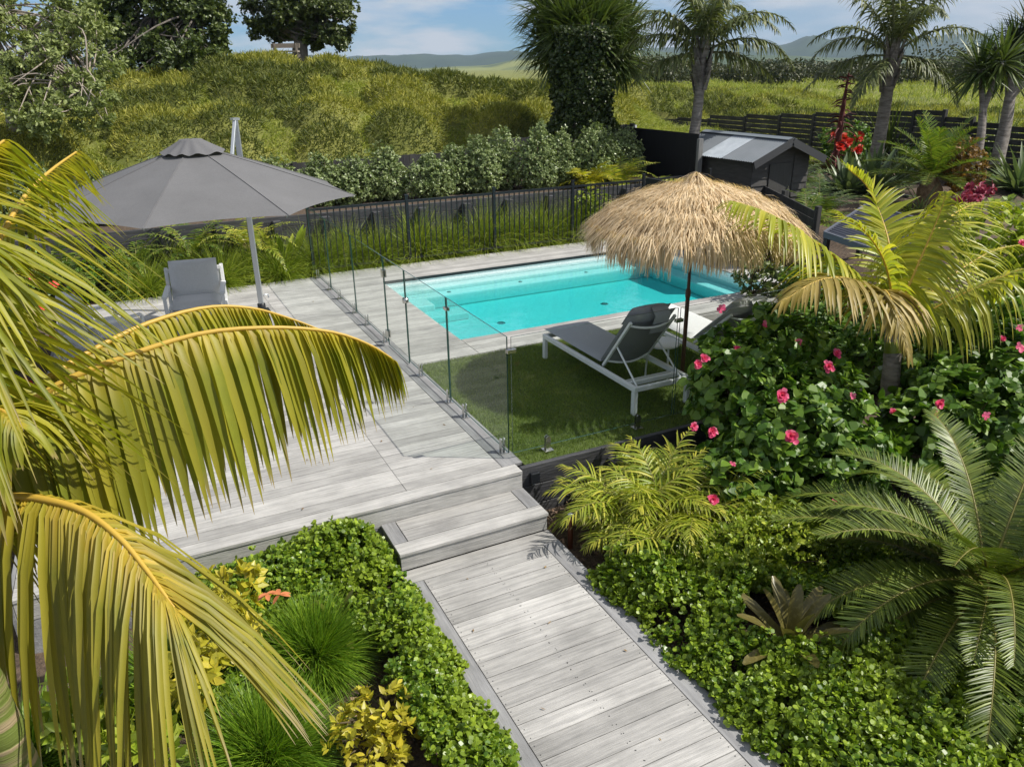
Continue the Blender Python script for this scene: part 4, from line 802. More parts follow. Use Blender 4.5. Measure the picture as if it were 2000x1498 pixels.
for k, (x, y, L, lb) in enumerate([(-2.75, 8.0, .75, 'green grass tussock on the left of the front-facing armchair'), (-1.55, 8.05, .85, 'green grass tussock between the armchair and the umbrella pole'), (-.55, 8.1, .8, 'green grass tussock just right of the umbrella pole'), (-2.1, 8.3, .8, 'green grass tussock directly behind the front-facing armchair'), (-1.05, 8.3, .7, 'green grass tussock right behind the umbrella pole')]):
    tussock((x, y, -.08), 1300, L * 1.1, .009, lb, TUSS2, 'grass tussocks behind the armchair', 1.5)
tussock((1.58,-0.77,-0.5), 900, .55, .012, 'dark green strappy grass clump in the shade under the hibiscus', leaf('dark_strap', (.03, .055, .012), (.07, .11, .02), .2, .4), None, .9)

# --- shrubs from leaf rosettes
def shrub(name, label, cat, base, blobs, n, k, L, W, leafm, outl=OVAL, shell=.55, group=None, stems=7, up=.35, spread=.9, stemm=None, sr=.012, cup=.15, wob=.35, namef='foliage'):
    base = np.array(base, float); t = thing(name, tuple(base), label, cat, group); mb = MB(); tot = sum(b[1][0] * b[1][1] + b[1][0] * b[1][2] for b in blobs); tips = []
    for c, r in blobs:
        c = np.array(c, float); r = np.array(r, float); m = int(n * (r[0] * r[1] + r[0] * r[2]) / tot); d = rnd_dir(m); q = rng.uniform(shell, 1, m) ** .6
        bump = 1 + wob * (vn(d * 2.2 + c, 1.3, 2) - .5) * 2; P = c + d * r * (q * bump)[:, None]; O = nrm(d / r * r.mean() + [0, 0, up] + rng.normal(0, .35, (m, 3)))
        rosettes(mb, P, O, k, L, W, spread, outl, 0, cup); tips.append(P[::max(1, m // stems)])
    mb.build(namef, leafm, t); sb = MB()
    for T_ in tips:
        for p in T_[:stems]: mid = base + (p - base) * .5 + np.append(rng.normal(0, .04, 2), .06); tube(sb, spline([base + np.append(rng.normal(0, .05, 2), 0), mid, p], 8), np.linspace(sr, sr * .35, 8), 5)
    sb.build('stems', stemm or STEM, t); return t
HX = [(-4.9, 1.8), (-4.1, 1.9), (-3.2, 1.85), (-2.2, 1.9), (-1.2, 1.85), (-.2, 1.8), (.8, 1.8), (1.45, 1.75), (2.15, 2.02), (3.05, 1.72), (3.75, 1.9), (4.35, 2.0), (4.95, 2.12), (5.55, 2.2), (6.2, 2.12), (6.85, 2.1), (7.55, 2.02), (8.3, 1.95)]
for k, (x, zt_) in enumerate(HX):
    x += rng.normal(0, .05); zt_ += rng.normal(0, .07)
    z = zt_ + .05; hh = (z - .85) / 2; y = 10.1 + rng.normal(0, .16); b = [((x, y, .85 + hh * .8), (.54, .38, hh * .98)), ((x + .06 * math.sin(k), y, .85 + hh * 1.35), (.24, .22, hh * .72)), ((x + .2 * math.cos(k * 3), y - .1, .85 + hh * .45), (.38, .32, hh * .5))]
    shrub('hedge_shrub', 'pale green leafy hedge shrub along the dark boundary fence, %s from its left end' % (ts + ['fifteenth', 'sixteenth', 'seventeenth', 'eighteenth'])[k], 'shrub', (x, y, .8), b, 1250, 6, .055, .03, GRIS, group='hedge shrubs along the boundary fence', up=.7, sr=.014)
# hibiscus
def flower(root, c, nrm_, r, pm, double=True):
    c = np.array(c, float); nn = nrm(np.array(nrm_, float)); mb = MB(); u = nrm(np.cross(nn, [.2, .5, .8])); v = np.cross(nn, u)
    for lay, (m, sz, el) in enumerate(((6, 1., .15), (7, .82, .6), (6, .62, 1.2), (4, .5, 2.4)) if double else ((5, 1., .3),)):
        a = np.arange(m) * 2 * math.pi / m + lay * .5 + rng.normal(0, .12, m); D = np.cos(a)[:, None] * u + np.sin(a)[:, None] * v + nn * el
        ribbons(mb, np.tile(c, (m, 1)), D, np.tile(nn, (m, 1)) - D * .2, r * sz * rng.uniform(.65, 1.25, m), r * .75 * sz, [(0, .25), (.35, .7), (.7, 1.1), (.92, .9), (1, .5)], rng.uniform(-.3, 1.0, m), rng.uniform(.1, .5))
    mb.build('flower', pm, root)
hb = shrub('hibiscus', 'leafy hibiscus bush with pink double flowers beside the lawn retaining wall', 'shrub', (2.35, -1.25, -.5),
 [((2.23,-1.32,0.22), (.80, .60, .62)), ((2.12,-0.76,0.54), (.52, .45, .55)), ((2.63,-1.17,0.44), (.5, .45, .45)), ((1.69,-1.38,0.03), (.5, .45, .45)), ((2.42,-1.73,0.06), (.55, .45, .4)), ((2.64,-0.71,0.8), (.34, .34, .36)), ((2.12,-0.4,0.79), (.16, .16, .26)), ((2.66,-0.46,0.98), (.14, .14, .24))],
 1800, 5, .10, .076, HIB, [(0, 0), (.22, .85), (.45, 1), (.75, .55), (1, 0), (.75, -.55), (.45, -1), (.22, -.85)], stems=9, up=.75, spread=1.1, cup=.25, sr=.013, wob=.3)
FP = [((2.04,-0.45,1.27), 0, .075), ((1.57,-0.75,0.89), 1, .085), ((1.63,-0.76,0.94), 1, .075), ((2.43,-0.65,1.1), 0, .07), ((1.97,-0.79,0.98), 1, .06), ((2.53,-0.98,1.01), 0, .065), ((2.46,-1.41,0.93), 1, .085), ((1.87,-1.48,0.8), 1, .10), ((1.73,-1.76,0.57), 1, .11), ((1.22,-1.17,0.53), 1, .06), ((1.29,-1.32,0.53), 1, .08), ((0.95,-1.78,0.21), 1, .085), ((1.82,-2.23,0.16), 1, .075), ((2.71,-1.27,0.96), 1, .07), ((1.27,-1.62,0.37), 0, .04), ((2.56,-1.62,0.71), 0, .05)]
for c, dbl, r in FP: flower(hb, c, (-.35, -.75, .5), r * .6, PINK, bool(dbl))
hb2 = shrub('hibiscus', 'shaded dark hibiscus bush with a few pink flowers at the right edge under the palm', 'shrub', (4.4, -1.7, -.5),
 [((4.33,-1.6,0.25), (.95, .7, .72)), ((4.98,-1.42,0.56), (.8, .6, .55)), ((3.51,-1.75,0.11), (.55, .5, .5)), ((4.28,-2.13,0.1), (.7, .5, .6)), ((4.19,-1.12,0.38), (.4, .4, .4))], 1500, 5, .105, .08, HIB, [(0, 0), (.22, .85), (.45, 1), (.75, .55), (1, 0), (.75, -.55), (.45, -1), (.22, -.85)], stems=8, up=.7, spread=1.1, cup=.25)
for c, dbl, r in [((3.27,-1.95,0.61), 1, .09), ((3.17,-1.99,0.54), 1, .075), ((3.11,-1.64,0.45), 1, .06), ((3.62,-2.16,0.51), 0, .06), ((4.34,-1.9,0.94), 0, .08), ((4.47,-1.78,1.07), 0, .06), ((4.31,-1.75,0.98), 1, .05), ((5.35,-1.11,1.65), 1, .06)]: flower(hb2, c, (-.35, -.75, .5), r * .6, PINK, bool(dbl))
# cane palm clump, lime shrubs, golden shrubs
c0 = np.array((0.88,-1.15,-0.5))
t = thing('cane_palm', tuple(c0), 'bushy yellow-green cane palm clump below the lawn retaining wall', 'palm')
for k in range(92):
    bs = c0 + np.append(rng.normal(0, .15, 2), .02); az = rng.uniform(0, 6.283); el = R(rng.uniform(38, 88)); d = np.array([math.cos(az) * math.cos(el), math.sin(az) * math.cos(el), math.sin(el)]); tp = bs + d * rng.uniform(.22, .50)
    mb = MB(); tube(mb, spline([bs, (bs + tp) / 2 + [0, 0, .02], tp], 6), np.linspace(.006, .004, 6), 5, 1)
    sd = nrm(np.cross(d, [0, 0, 1.]) + rng.normal(0, .15, 3)); fw = nrm(d + np.array([0, 0, -.35])); m = 13; q = np.linspace(-1.75, 1.75, m) + rng.normal(0, .06, m); D = np.cos(q)[:, None] * fw + np.sin(q)[:, None] * sd
    ribbons(mb, np.tile(tp, (m, 1)), D, np.tile(nrm(np.cross(sd, fw)), (m, 1)), rng.uniform(.13, .20, m) * (1 - .12 * np.abs(q) / 1.75), .017, [(0, .4), (.3, 1), (.75, .75), (1, .1)], .45, .3); mb.build('frond', [RHAP, RACHG], t)
    b = c0 + np.append(rng.normal(0, .17, 2), .05); frond(t, 'frond', arch(b, rng.uniform(0, 6.28), rng.uniform(50, 89), rng.uniform(.6, 1.1), rng.uniform(60, 115), 6), RHAP, RACHG, n=18, Lmax=.28, W=.021, droop=.8, t0=.42, a0=60, a1=25, r0=.007, jit=.12)
shrub('lime_shrub', 'small leaved lime green shrub between the cane palm and the big cycad', 'shrub', (1.29,-1.95,-0.5), [((0.92,-2.13,-0.05), (.36, .3, .26)), ((1.33,-2.19,-0.02), (.34, .3, .30)), ((1.34,-1.95,-0.02), (.25, .25, .22))], 1050, 6, .042, .021, LIME, up=.6)
shrub('golden_shrub', 'bright yellow leaved shrub beside the boardwalk at the bottom of the picture', 'shrub', (-1.98,-2.17,-0.5), [((-1.95,-2.25,-0.23), (.20, .2, .14)), ((-2.14,-2.33,-0.22), (.15, .15, .12)), ((-1.91,-2.42,-0.29), (.13, .13, .12)), ((-2.04,-2.48,-0.29), (.15, .15, .1))], 110, 7, .06, .026, YELL, up=.8, stems=5)
shrub('golden_shrub', 'yellow leaved shrub behind the hanging leaflets of the nearest golden frond', 'shrub', (-2.77,-0.99,-0.5), [((-2.74,-1.47,0.12), (.24, .24, .20)), ((-2.95,-1.74,0.09), (.22, .2, .18)), ((-2.59,-1.25,0.23), (.16, .16, .16))], 120, 7, .085, .04, YELL, up=.8, stems=5)
shrub('golden_shrub', 'yellow-green broad leaved shrub at the bottom left under the golden fronds', 'shrub', (-3.36,-1.68,-0.5), [((-3.27,-2.02,-0.07), (.2, .18, .14)), ((-3.53,-1.65,-0.08), (.22, .2, .2))], 90, 7, .11, .045, LIME, up=.8, stems=5)
shrub('red_flower_shrub', 'green shrub with small red flowers at the left edge behind the palm leaflets', 'shrub', (-4.75, 4.6, -.1), [((-4.7, 5.6, .45), (.6, .8, .6)), ((-4.7, 4.2, .4), (.55, .8, .55)), ((-4.7, 2.8, .4), (.55, .8, .5)), ((-4.7, 1.2, .35), (.55, .9, .45))], 1500, 5, .07, .05, HIB, up=.7)
t = [o for o in COL.objects if o.name == 'red_flower_shrub'][0]
for c in ((-3.98,7.35,0.48), (-4.14,6.64,0.33), (-3.78,6.26,0.14), (-3.81,6.15,0.11), (-4.02,5.75,0.08), (-4.29,4.71,-0.12), (-4.3,7.78,0.54), (-3.89,6.78,0.37), (-4.46,6.25,0.19)): flower(t, c, (.5, -.7, .6), .07, REDP, False)
shrub('green_shrub', 'low dense green shrub on the left of the armchair tussocks', 'shrub', (-3.7, 8.2, -.1), [((-3.6, 8.25, .25), (.7, .4, .38)), ((-4.6, 8.2, .35), (.7, .5, .5))], 900, 6, .045, .035, HIB, up=.6)
shrub('green_shrub', 'bright leafy green shrub at the right end behind the bar fence', 'shrub', (6.3, 8.2, -.1), [((6.2, 8.2, .4), (.45, .4, .5)), ((5.9, 8.3, .55), (.35, .3, .4))], 520, 6, .05, .035, LIME, up=.6)
shrub('corner_shrub', 'small dark leaved shrub at the far right corner of the pool', 'shrub', (5.75, 3.02, .0), [((5.7, 3.02, .38), (.32, .28, .30)), ((5.95, 2.95, .28), (.3, .25, .26))], 190, 6, .07, .035, DARKL, up=.6)
# bromeliads
def bromeliad(c, n, L, W, leafm, label, spread=.9):
    t = thing('bromeliad', tuple(c), label, 'bromeliad'); mb = MB(); a = np.arange(n) * 2.39996; e = np.linspace(.25, 1.35, n); D = np.stack([np.cos(a) * np.cos(e), np.sin(a) * np.cos(e), np.sin(e)], 1)
    for k in range(n):
        mb = MB(); ribbons(mb, [np.array(c, float) + [0, 0, .04]], D[k:k + 1], [[0, 0, 1.]] - D[k:k + 1] * .5, L * (1 - .2 * k / n), W, [(0, .6), (.3, .9), (.7, 1), (.9, .75), (1, .25)], .5, .35); mb.build('leaf', leafm, t)
    return t
bromeliad((-1.98, -1.28, -.36), 11, .36, .055, BROM, 'olive and orange tipped bromeliad behind the round tussock')
t = [o for o in COL.objects if o.name == 'bromeliad'][0]
mb = MB(); 
for c in ((-2.44,-1.66,0.42), (-2.37,-1.69,0.41)): ribbons(mb, np.tile(c, (5, 1)), nrm(rng.normal(0, 1, (5, 3)) * [1, 1, .3]), np.tile([0, 0, 1.], (5, 1)), .07, .03, OVALP, .3, .3)
mb.build('flower', M('orange_bract', (.5, .17, .06), .5), t)
bromeliad((0.7,-2.93,-0.32), 17, .56, .09, BROMD, 'dark red and green spotted bromeliad in front of the large cycad')
# ferns behind
def fern(c, n, L, label, leafm, name='fern', cat='fern', Ll=.16, W=.03, el=(25, 80), bend=(60, 110), nl=22, group=None):
    t = thing(name, tuple(c), label, cat, group)
    for k in range(n): frond(t, 'frond', arch(c, k * 2.39996, rng.uniform(*el), L * rng.uniform(.8, 1.1), rng.uniform(*bend), 6), leafm, RACHG, n=nl, Lmax=Ll, W=W, droop=.5, t0=.2, a0=75, a1=35, r0=.007, jit=.08, fold=.15, prof=[(0, .5), (.3, 1), (.7, .8), (1, .1)])
    return t
fern((-2.85, 8.45, .2), 18, 1.25, 'low palm-like fern behind the armchair to the left', FERN, group='ferns along the back retaining wall')
fern((-1.9, 8.55, .35), 20, 1.3, 'palm-like fern behind the armchair under the umbrella', FERN, group='ferns along the back retaining wall')
fern((-.95, 8.5, .4), 20, 1.15, 'yellow-green fern beside the umbrella pole against the retaining wall', RHAP, group='ferns along the back retaining wall')
fern((-3.9, 8.5, .2), 16, 1.2, 'fern at the far left beneath the umbrella edge', FERN, group='ferns along the back retaining wall')
fern((6.6, 9.3, .8), 12, .95, 'small golden palm at the right end of the bar fence', leaf('golden_palm_leaf', (.22, .24, .02), (.50, .42, .03), .35, .4), 'young_palm', 'palm', .30, .04, (45, 85))
fern((7.6, 9.6, .7), 14, 1.1, 'young feather palm in front of the black side fence', RHAP, 'young_palm', 'palm', .28, .035, (35, 85))
fern((8.6, 8.9, .5), 12, 1.0, 'young feather palm at the foot of the black side fence by the grey post', RHAP, 'young_palm', 'palm', .26, .035, (35, 80))
t = thing('broad_leaf_plant', (-.35, 8.4, -.05), 'upright paddle leaved plant at the left end of the bar fence', 'plant'); mb = MB(); n = 9; a = np.arange(n) * 2.4; D = np.stack([np.cos(a) * .4, np.sin(a) * .4, np.ones(n)], 1); ribbons(mb, np.tile([-.35, 8.4, -.05], (n, 1)), D, -D * .3 + [0, -1, .2], rng.uniform(.7, 1.0, n), .11, [(0, .1), (.5, .12), (.6, .7), (.8, 1), (1, .1)], .35, .3); mb.build('leaves', LIME, t)

for (x, y, lb) in ((5.6, 1.6, 'dark leafy shrub in the shade behind the far sun lounger'), (6.5, 1.0, 'dark leafy shrub behind the leaning palm crown beside the lean-to'), (5.4, .3, 'dark leafy shrub just right of the far sun lounger head'), (6.6, 2.6, 'dark leafy shrub between the pool corner and the lean-to roof'), (7.3, .2, 'dark leafy shrub right of the lean-to under the palm fronds')):
    shrub('understorey_shrub', lb, 'shrub', (x, y, -.45), [((x, y, .0), (.55, .55, .5)), ((x + .3, y - .3, -.1), (.45, .45, .4))], 420, 5, .11, .06, HIB, up=.6)
fern((10.1, 6.2, .1), 14, 1.1, 'feathery fern in front of the shed gable', FERN, 'fern', 'fern', .26, .035)
fern((8.3, 5.6, .1), 14, 1.1, 'feathery fern left of the lean-to roof behind the straw umbrella', FERN, 'fern', 'fern', .26, .035)
fern((7.6, 4.9, .1), 14, 1.0, 'feathery fern beside the far corner of the dark lean-to roof', FERN, 'fern', 'fern', .26, .035)

for (x, y, lb) in ((5.6, -2.6, 'dark leafy shrub right of the big cycad beyond the frame edge'), (6.8, -1.8, 'dark leafy shrub behind the shaded hibiscus at the right'), (7.8, -.6, 'dark leafy shrub near the gravel path below the lean-to')):
    shrub('understorey_shrub', lb, 'shrub', (x, y, -.45), [((x, y, .1), (.7, .7, .6)), ((x + .4, y - .4, -.1), (.6, .5, .4))], 420, 5, .12, .07, HIB, up=.6)

# ---------------------------------------------------------------- right hand garden beyond the pool
fern((12,8.73,0.1), 16, 1.6, 'big feathery palm frond plant in front of the shed', QPL2 := leaf('feather_leaf', (.05, .095, .014), (.15, .20, .03), .25, .35), 'young_palm', 'palm', .32, .04, (40, 88), (50, 90), 26)
fern((11.1,6.79,0.1), 14, 1.2, 'feathery green palm plant just behind the dark lean-to roof', QPL2, 'young_palm', 'palm', .3, .035, (30, 85), (50, 95), 24)
fern((11.7,9.57,0.2), 12, 1.1, 'small feather palm between the straw umbrella and the shed', QPL2, 'young_palm', 'palm', .26, .035, (40, 85), (50, 90), 22)
fern((12.6,12.2,0.3), 9, .9, 'slender feather palm rising just above the straw umbrella peak', QPL2, 'young_palm', 'palm', .26, .035, (55, 88), (40, 80), 20)
def swords(c, n, L, W, label, leafm, cat='flax', name='flax_clump', low=.1, droop=.5, group=None):
    c = np.array(c, float); t = thing(name, tuple(c), label, cat, group); mb = MB(); az = rng.uniform(0, 6.283, n); el = np.arcsin(rng.uniform(low, 1, n)); D = np.stack([np.cos(az) * np.cos(el), np.sin(az) * np.cos(el), np.sin(el)], 1)
    ribbons(mb, c + rng.normal(0, .05, (n, 3)) * [1, 1, 0], D, -D * .5 + [0, 0, 1], L * rng.uniform(.7, 1.1, n), W, SWORD, droop * rng.uniform(.4, 1.5, n), .3); mb.build('leaves', leafm, t); return t
swords((19.3,11.7,0.2), 260, 2.3, .06, 'tall dark green flax clump around the foot of the right tall palm', SPIKE)
swords((16.7,11.1,0.2), 120, 1.5, .07, 'green flax clump below the red geranium flowers', SPIKE)
agv = leaf('agave_leaf', (.09, .14, .06), (.22, .27, .12), .15, .4)
swords((14.5,8.24,0.15), 70, 1.5, .14, 'pale green agave in front of the flax by the red spike', agv, 'agave', 'agave', .25, .25)
swords((13.9,8.58,0.15), 60, 1.3, .14, 'pale broad leaved agave under the dark red flower spike', agv, 'agave', 'agave', .25, .3)
swords((17,9.38,0.15), 120, 1.3, .05, 'light green strappy clump left of the round spiky cycad', leaf('strappy', (.08, .13, .04), (.24, .30, .12), .2, .4))
swords((21.9,9.88,0.2), 220, 1.9, .05, 'green flax clump at the right edge in front of the slat fence', SPIKE)
swords((17.6,6.39,0.2), 90, 1.4, .12, 'blue-green agave at the right edge beside the gravel path', agv, 'agave', 'agave', .2, .3)
swords((13.3,5.88,0.1), 12, 1.0, .05, 'single upright pale leaved plant just above the dark lean-to roof', agv, 'plant', 'strap_plant', .6, .5)
swords((13.1,5.99,0.1), 160, .55, .02, 'small yellow grass tuft above the dark lean-to roof', TUSS2, 'grass tussock', 'grass_tussock', .2, 1.2)
c = np.array((16,10.9,0.2)); t = thing('flower_spike', tuple(c), 'tall dark red branching flower spike beside the shed', 'plant')
DRED = M('dark_red_spike', (.075, .012, .014), .8, col2=(.15, .035, .025), nscale=5); mb = MB(); tube(mb, [c, c + [0, 0, 1.5], c + [.05, 0, 2.9]], [.11, .085, .02], 8)
n = 70; z = rng.uniform(.6, 2.85, n); a = rng.uniform(0, 6.28, n); D = np.stack([np.cos(a), np.sin(a), rng.uniform(-.1, .7, n)], 1); ribbons(mb, c + np.stack([0 * z, 0 * z, z], 1), D, rnd_dir(n), .66 - .13 * z, .05, [(0, .8), (.5, 1), (1, .3)], 1.0, .4)
mb.build('stalk', DRED, t); n = 40; a = rng.uniform(0, 6.28, n); e = rng.uniform(.1, 1.2, n); mb = MB(); ribbons(mb, np.tile(c, (n, 1)), np.stack([np.cos(a) * np.cos(e), np.sin(a) * np.cos(e), np.sin(e)], 1), np.tile([0, 0, 1.], (n, 1)), .9, .12, SWORD, .5, .3); mb.build('leaves', M('bronze_leaf', (.16, .11, .04), .5), t)
gz = shrub('geranium', 'green bush dotted with bright red flowers beside the dark red spike', 'shrub', (18.2,12.4,0.2), [((16.9,11.3,0.95), (.9, .8, .75)), ((16.9,11.7,1.22), (.5, .5, .4))], 260, 6, .12, .09, HIB, up=.6)
for c in ((16.1,11.1,1.39), (16.2,10.9,1.32), (16.3,10.8,1.23), (16.4,10.5,1.02), (16,10.8,1.15), (16.8,10.9,1.37)): flower(gz, c, (-.5, -.7, .5), .17, REDP, True)
shrub('bronze_shrub', 'orange-brown leaved shrub at the right of the round spiky cycad', 'shrub', (17.2,7.56,0.15), [((14.4,5.76,1.05), (.45, .4, .6)), ((14.4,5.98,1.31), (.3, .3, .4))], 260, 6, .08, .05, leaf('bronze_foliage', (.16, .09, .02), (.30, .17, .04), .25, .5), up=.5)
shrub('pink_shrub', 'magenta leaved plant beside the gravel path at the right', 'shrub', (15.9,6.3,0.1), [((11.7,3.61,1.09), (.24, .22, .15)), ((11.2,3.45,1.01), (.18, .16, .09))], 70, 6, .10, .05, leaf('magenta_leaf', (.22, .015, .05), (.36, .05, .10), .2, .5), up=.5)
shrub('green_shrub', 'leafy green shrub in front of the stepped slat fence', 'shrub', (20.8,10.7,0.2), [((17.5,8.46,1.04), (1.1, .8, .6))], 260, 6, .11, .07, HIB, up=.5)
shrub('green_shrub', 'pale green shrub at the right edge between the palm fronds', 'shrub', (11.8,2.85,-0.2), [((6.85,0.05,1.3), (.6, .5, .5)), ((6.41,-0.52,1.16), (.5, .5, .5))], 420, 5, .09, .07, LIME, up=.6)
fern((15.3,4.83,-0.1), 10, 1.2, 'dark feathery fern at the right edge above the pink flower', QPL2, Ll=.28, W=.035)
mb = MB(); q = [(13.6,5.09,0.13), (14,3.85,0.13), (18.6,5.82,0.13), (18.4,7.76,0.13)]; q = np.array(q)
mb.add(np.concatenate([q + [0, 0, .03], q - [0, 0, .1]]), [[0, 1, 2, 3]]); setp(mb.build('path', M('gravel', (.25, .21, .17), .95, col2=(.42, .37, .31), nscale=30, bump=.6)), kind='structure')
for k, (p, q) in enumerate((((13.7,7.55,0.12), (14.5,7.2,0.12)),)):
    t = setp(None or thing('sleeper_edge', p, 'dark timber sleeper edging the raised bed in front of the agaves', 'edging')); mb = MB(); beam(mb, np.array(p) + [0, 0, .0], np.array(q), .15, .45); mb.build('sleeper', BLACKW, t, bevel=.01)
for p, r in (((16.9,6.72,0.15), .16), ((16.3,6.13,0.15), .12)):
    mb = MB(); d = rnd_dir(60); 
    lathe(mb, [(.001, r * .8), (r * .5, r * .75), (r * .9, r * .4), (r, 0), (r * .8, -r * .4)], p, 12); o = mb.build('rock', M('pale_rock', (.30, .27, .23), .9, col2=(.16, .14, .12), nscale=12, bump=1.)); setp(o, 'pale garden rock beside the gravel path, %s one' % ('larger' if r > .13 else 'smaller'), 'rock')

# ---------------------------------------------------------------- tall palms, cabbage trees
def tall_palm(base, top, r, label, fr, Ll, leafm, fan=False):
    base = np.array(base, float); top = np.array(top, float); t = thing('feather_palm', tuple(base), label, 'palm tree'); mb = MB()
    P = spline([base - [0, 0, .3], base * .65 + top * .35 + [.04, .0, 0], top], 40); tube(mb, P, r * (1.15 - .3 * np.linspace(0, 1, 40) + .06 * (np.arange(40) % 5 == 0)), 14); mb.build('trunk', PALMTR, t)
    mb = MB(); a = rng.uniform(0, 6.28, 40); z = rng.uniform(-.9, .1, 40); D = np.stack([np.cos(a) * .35, np.sin(a) * .35, np.ones(40)], 1); ribbons(mb, top + np.stack([np.cos(a) * r * .8, np.sin(a) * r * .8, z], 1), D, np.stack([np.cos(a), np.sin(a), 0 * a], 1), .5, .16, [(0, 1), (.6, .7), (1, .2)], 0, .4); mb.build('leaf_bases', PALMTR, t)
    for az, el, L, bend in fr:
        frond(t, 'frond', arch(top, R(az), el, L, bend, 9), leafm, QPR, n=64, Lmax=Ll, W=.05, droop=2.0, t0=.16, a0=66, a1=25, lift=.25, r0=.035, jit=.30, fold=.2)
QPR = M('tall_palm_rachis', (.16, .17, .07), .6)
# azimuth measured from +x; camera right is about 334 degrees, away is 64
tall_palm((9.71,9.63,1.92), (9.79,9.6,3.62), .115, 'slender feather palm with pale trunk right of the ivy covered cabbage tree', [(334, 60, 2.5, 110), (334, 30, 2.4, 90), (150, 62, 2.5, 105), (154, 38, 2.3, 95), (64, 70, 2.4, 80), (244, 68, 2.4, 95), (20, 66, 2.4, 95), (285, 55, 2.2, 100), (110, 55, 2.3, 95), (200, 72, 2.4, 70), (300, 80, 2.4, 50), (340, 5, 1.9, 55), (165, 0, 1.9, 50), (60, 30, 2, 90), (180, 85, 2.5, 40), (10, 82, 2.6, 45)], .62, QPL)
tall_palm((15.8,9.37,1.2), (15.8,9.34,3.51), .16, 'thick trunked feather palm above the stepped slat fence on the right', [(334, 42, 3.1, 95), (334, 0, 2.5, 75), (330, 68, 3.0, 70), (152, 40, 2.6, 110), (150, 5, 2.4, 60), (160, 66, 3.0, 70), (64, 70, 2.8, 70), (244, 60, 2.8, 95), (285, 75, 3.0, 60), (200, 75, 3.0, 60), (20, 60, 2.8, 85), (110, 50, 2.6, 95), (250, 86, 3.0, 40), (345, 80, 3.2, 40), (140, 80, 3.1, 40), (300, -10, 2.2, 60), (190, -15, 2.0, 50)], .62, QPL)
def head(root, c, n, L, W, leafm, low=-.75, droop=.6, name='leaf_head'):
    mb = MB(); az = rng.uniform(0, 6.283, n); el = np.arcsin(rng.uniform(low, 1, n)); D = np.stack([np.cos(az) * np.cos(el), np.sin(az) * np.cos(el), np.sin(el)], 1)
    ribbons(mb, np.array(c) + D * .1, D, rnd_dir(n) * .3 + [0, 0, 1], L * rng.uniform(.75, 1.05, n), W, SWORD, droop * rng.uniform(.3, 1.4, n) * np.cos(el), .25); mb.build(name, leafm, root)
CABL = leaf('cabbage_tree_leaf', (.05, .085, .016), (.14, .18, .045), .2, .4)
base = np.array((7.84,11.7,1.89)); t = thing('cabbage_tree', tuple(base), 'big many headed cabbage tree with its trunk smothered in dark ivy', 'tree')
mb = MB(); tube(mb, spline([base - [0, 0, .5], base + [0, 0, 1.2], np.array((7.84,11.7,4.07))], 14), np.linspace(.45, .2, 14), 10)
hs = [(7.96,13.6,4.44), (7.84,13.6,3.96), (8.32,13.3,4.73), (9.01,13.4,4.93), (9.37,12.9,4.61), (9.78,12.9,4.24), (8.25,12.6,4.28), (8.64,12.3,4.21), (9.17,12.4,3.92), (8.81,12.1,3.55), (8.55,14.1,5.15), (9.25,14.1,5.35), (9.9,13.8,5.22), (9.53,14.2,4.68), (10.2,13.9,4.92), (8.28,14.6,4.94), (8.21,13.3,3.95), (8.25,12.2,3.97), (8.04,12.5,4.39), (8.69,12.2,4.44), (9.08,11.9,3.49), (7.65,12.7,3.63), (8.25,11.9,3.96), (7.78,12.3,4.21)]
for h in hs: tube(mb, spline([np.array((7.84,11.7,3.84)), (np.array(h) + np.array((7.84,11.7,4.18))) / 2, h], 8), np.linspace(.16, .08, 8), 7)
mb.build('trunk', BARK, t)
for h in hs: head(t, h, 190, 1.1, .055, CABL)
mb = MB(); n = 5200; z = rng.uniform(0, 1, n); a = rng.uniform(0, 6.28, n); P0 = np.array((7.79,11.7,1.8)); P1 = np.array((7.79,11.7,4.24)); rr = (.76 - .10 * z + .42 * (vn(np.stack([np.cos(a) * 2, np.sin(a) * 2, z * 5], 1), 1.2, 9) - .5)) * rng.uniform(.75, 1, n) * (1 + .45 * sm(.2, 0, z))
C_ = P0 + (P1 - P0) * z[:, None] + np.stack([np.cos(a) * rr, np.sin(a) * rr, 0 * a], 1); O = nrm(np.stack([np.cos(a), np.sin(a), .5 + 0 * a], 1) + rng.normal(0, .5, (n, 3))); rosettes(mb, C_, O, 5, .075, .06, 1.1); mb.build('ivy', IVY, t)
def sword_tree(base, heads, r, label, leafm, n=130, L=.8, mid=None, name='yucca_tree'):
    base = np.array(base, float); t = thing(name, tuple(base), label, 'tree'); mb = MB()
    f = np.mean(np.array(heads), 0) * .5 + base * .5 if mid is None else np.array(mid); tube(mb, spline([base - [0, 0, .3], base * .5 + f * .5 + [.05, 0, 0], f], 12), np.linspace(r, r * .75, 12), 10)
    for h in heads: tube(mb, spline([f, (f + np.array(h)) / 2 + [0, 0, .05], h], 8), np.linspace(r * .7, r * .45, 8), 8)
    mb.build('trunk', PALMTR, t)
    for h in heads: head(t, h, n, L, .055, leafm)
sword_tree((15.6,6.35,0.97), [(16.1,7.06,3.13), (16.4,6.75,3.29)], .11, 'two headed yucca tree with slim grey trunks near the right edge', CABL, 150, .95, (16,6.71,2.27))
sword_tree((17.7,7.19,1.13), [(18.6,7.89,3.64), (19,7.9,4.07), (18.6,8.04,3.15), (19.2,7.46,3.32)], .17, 'dark thick trunked branching tree at the right edge behind the yucca', DARKS := leaf('dark_sword', (.025, .04, .012), (.07, .09, .025), .15, .45), 170, 1.0, (18.2,7.53,2.48), 'dragon_tree')

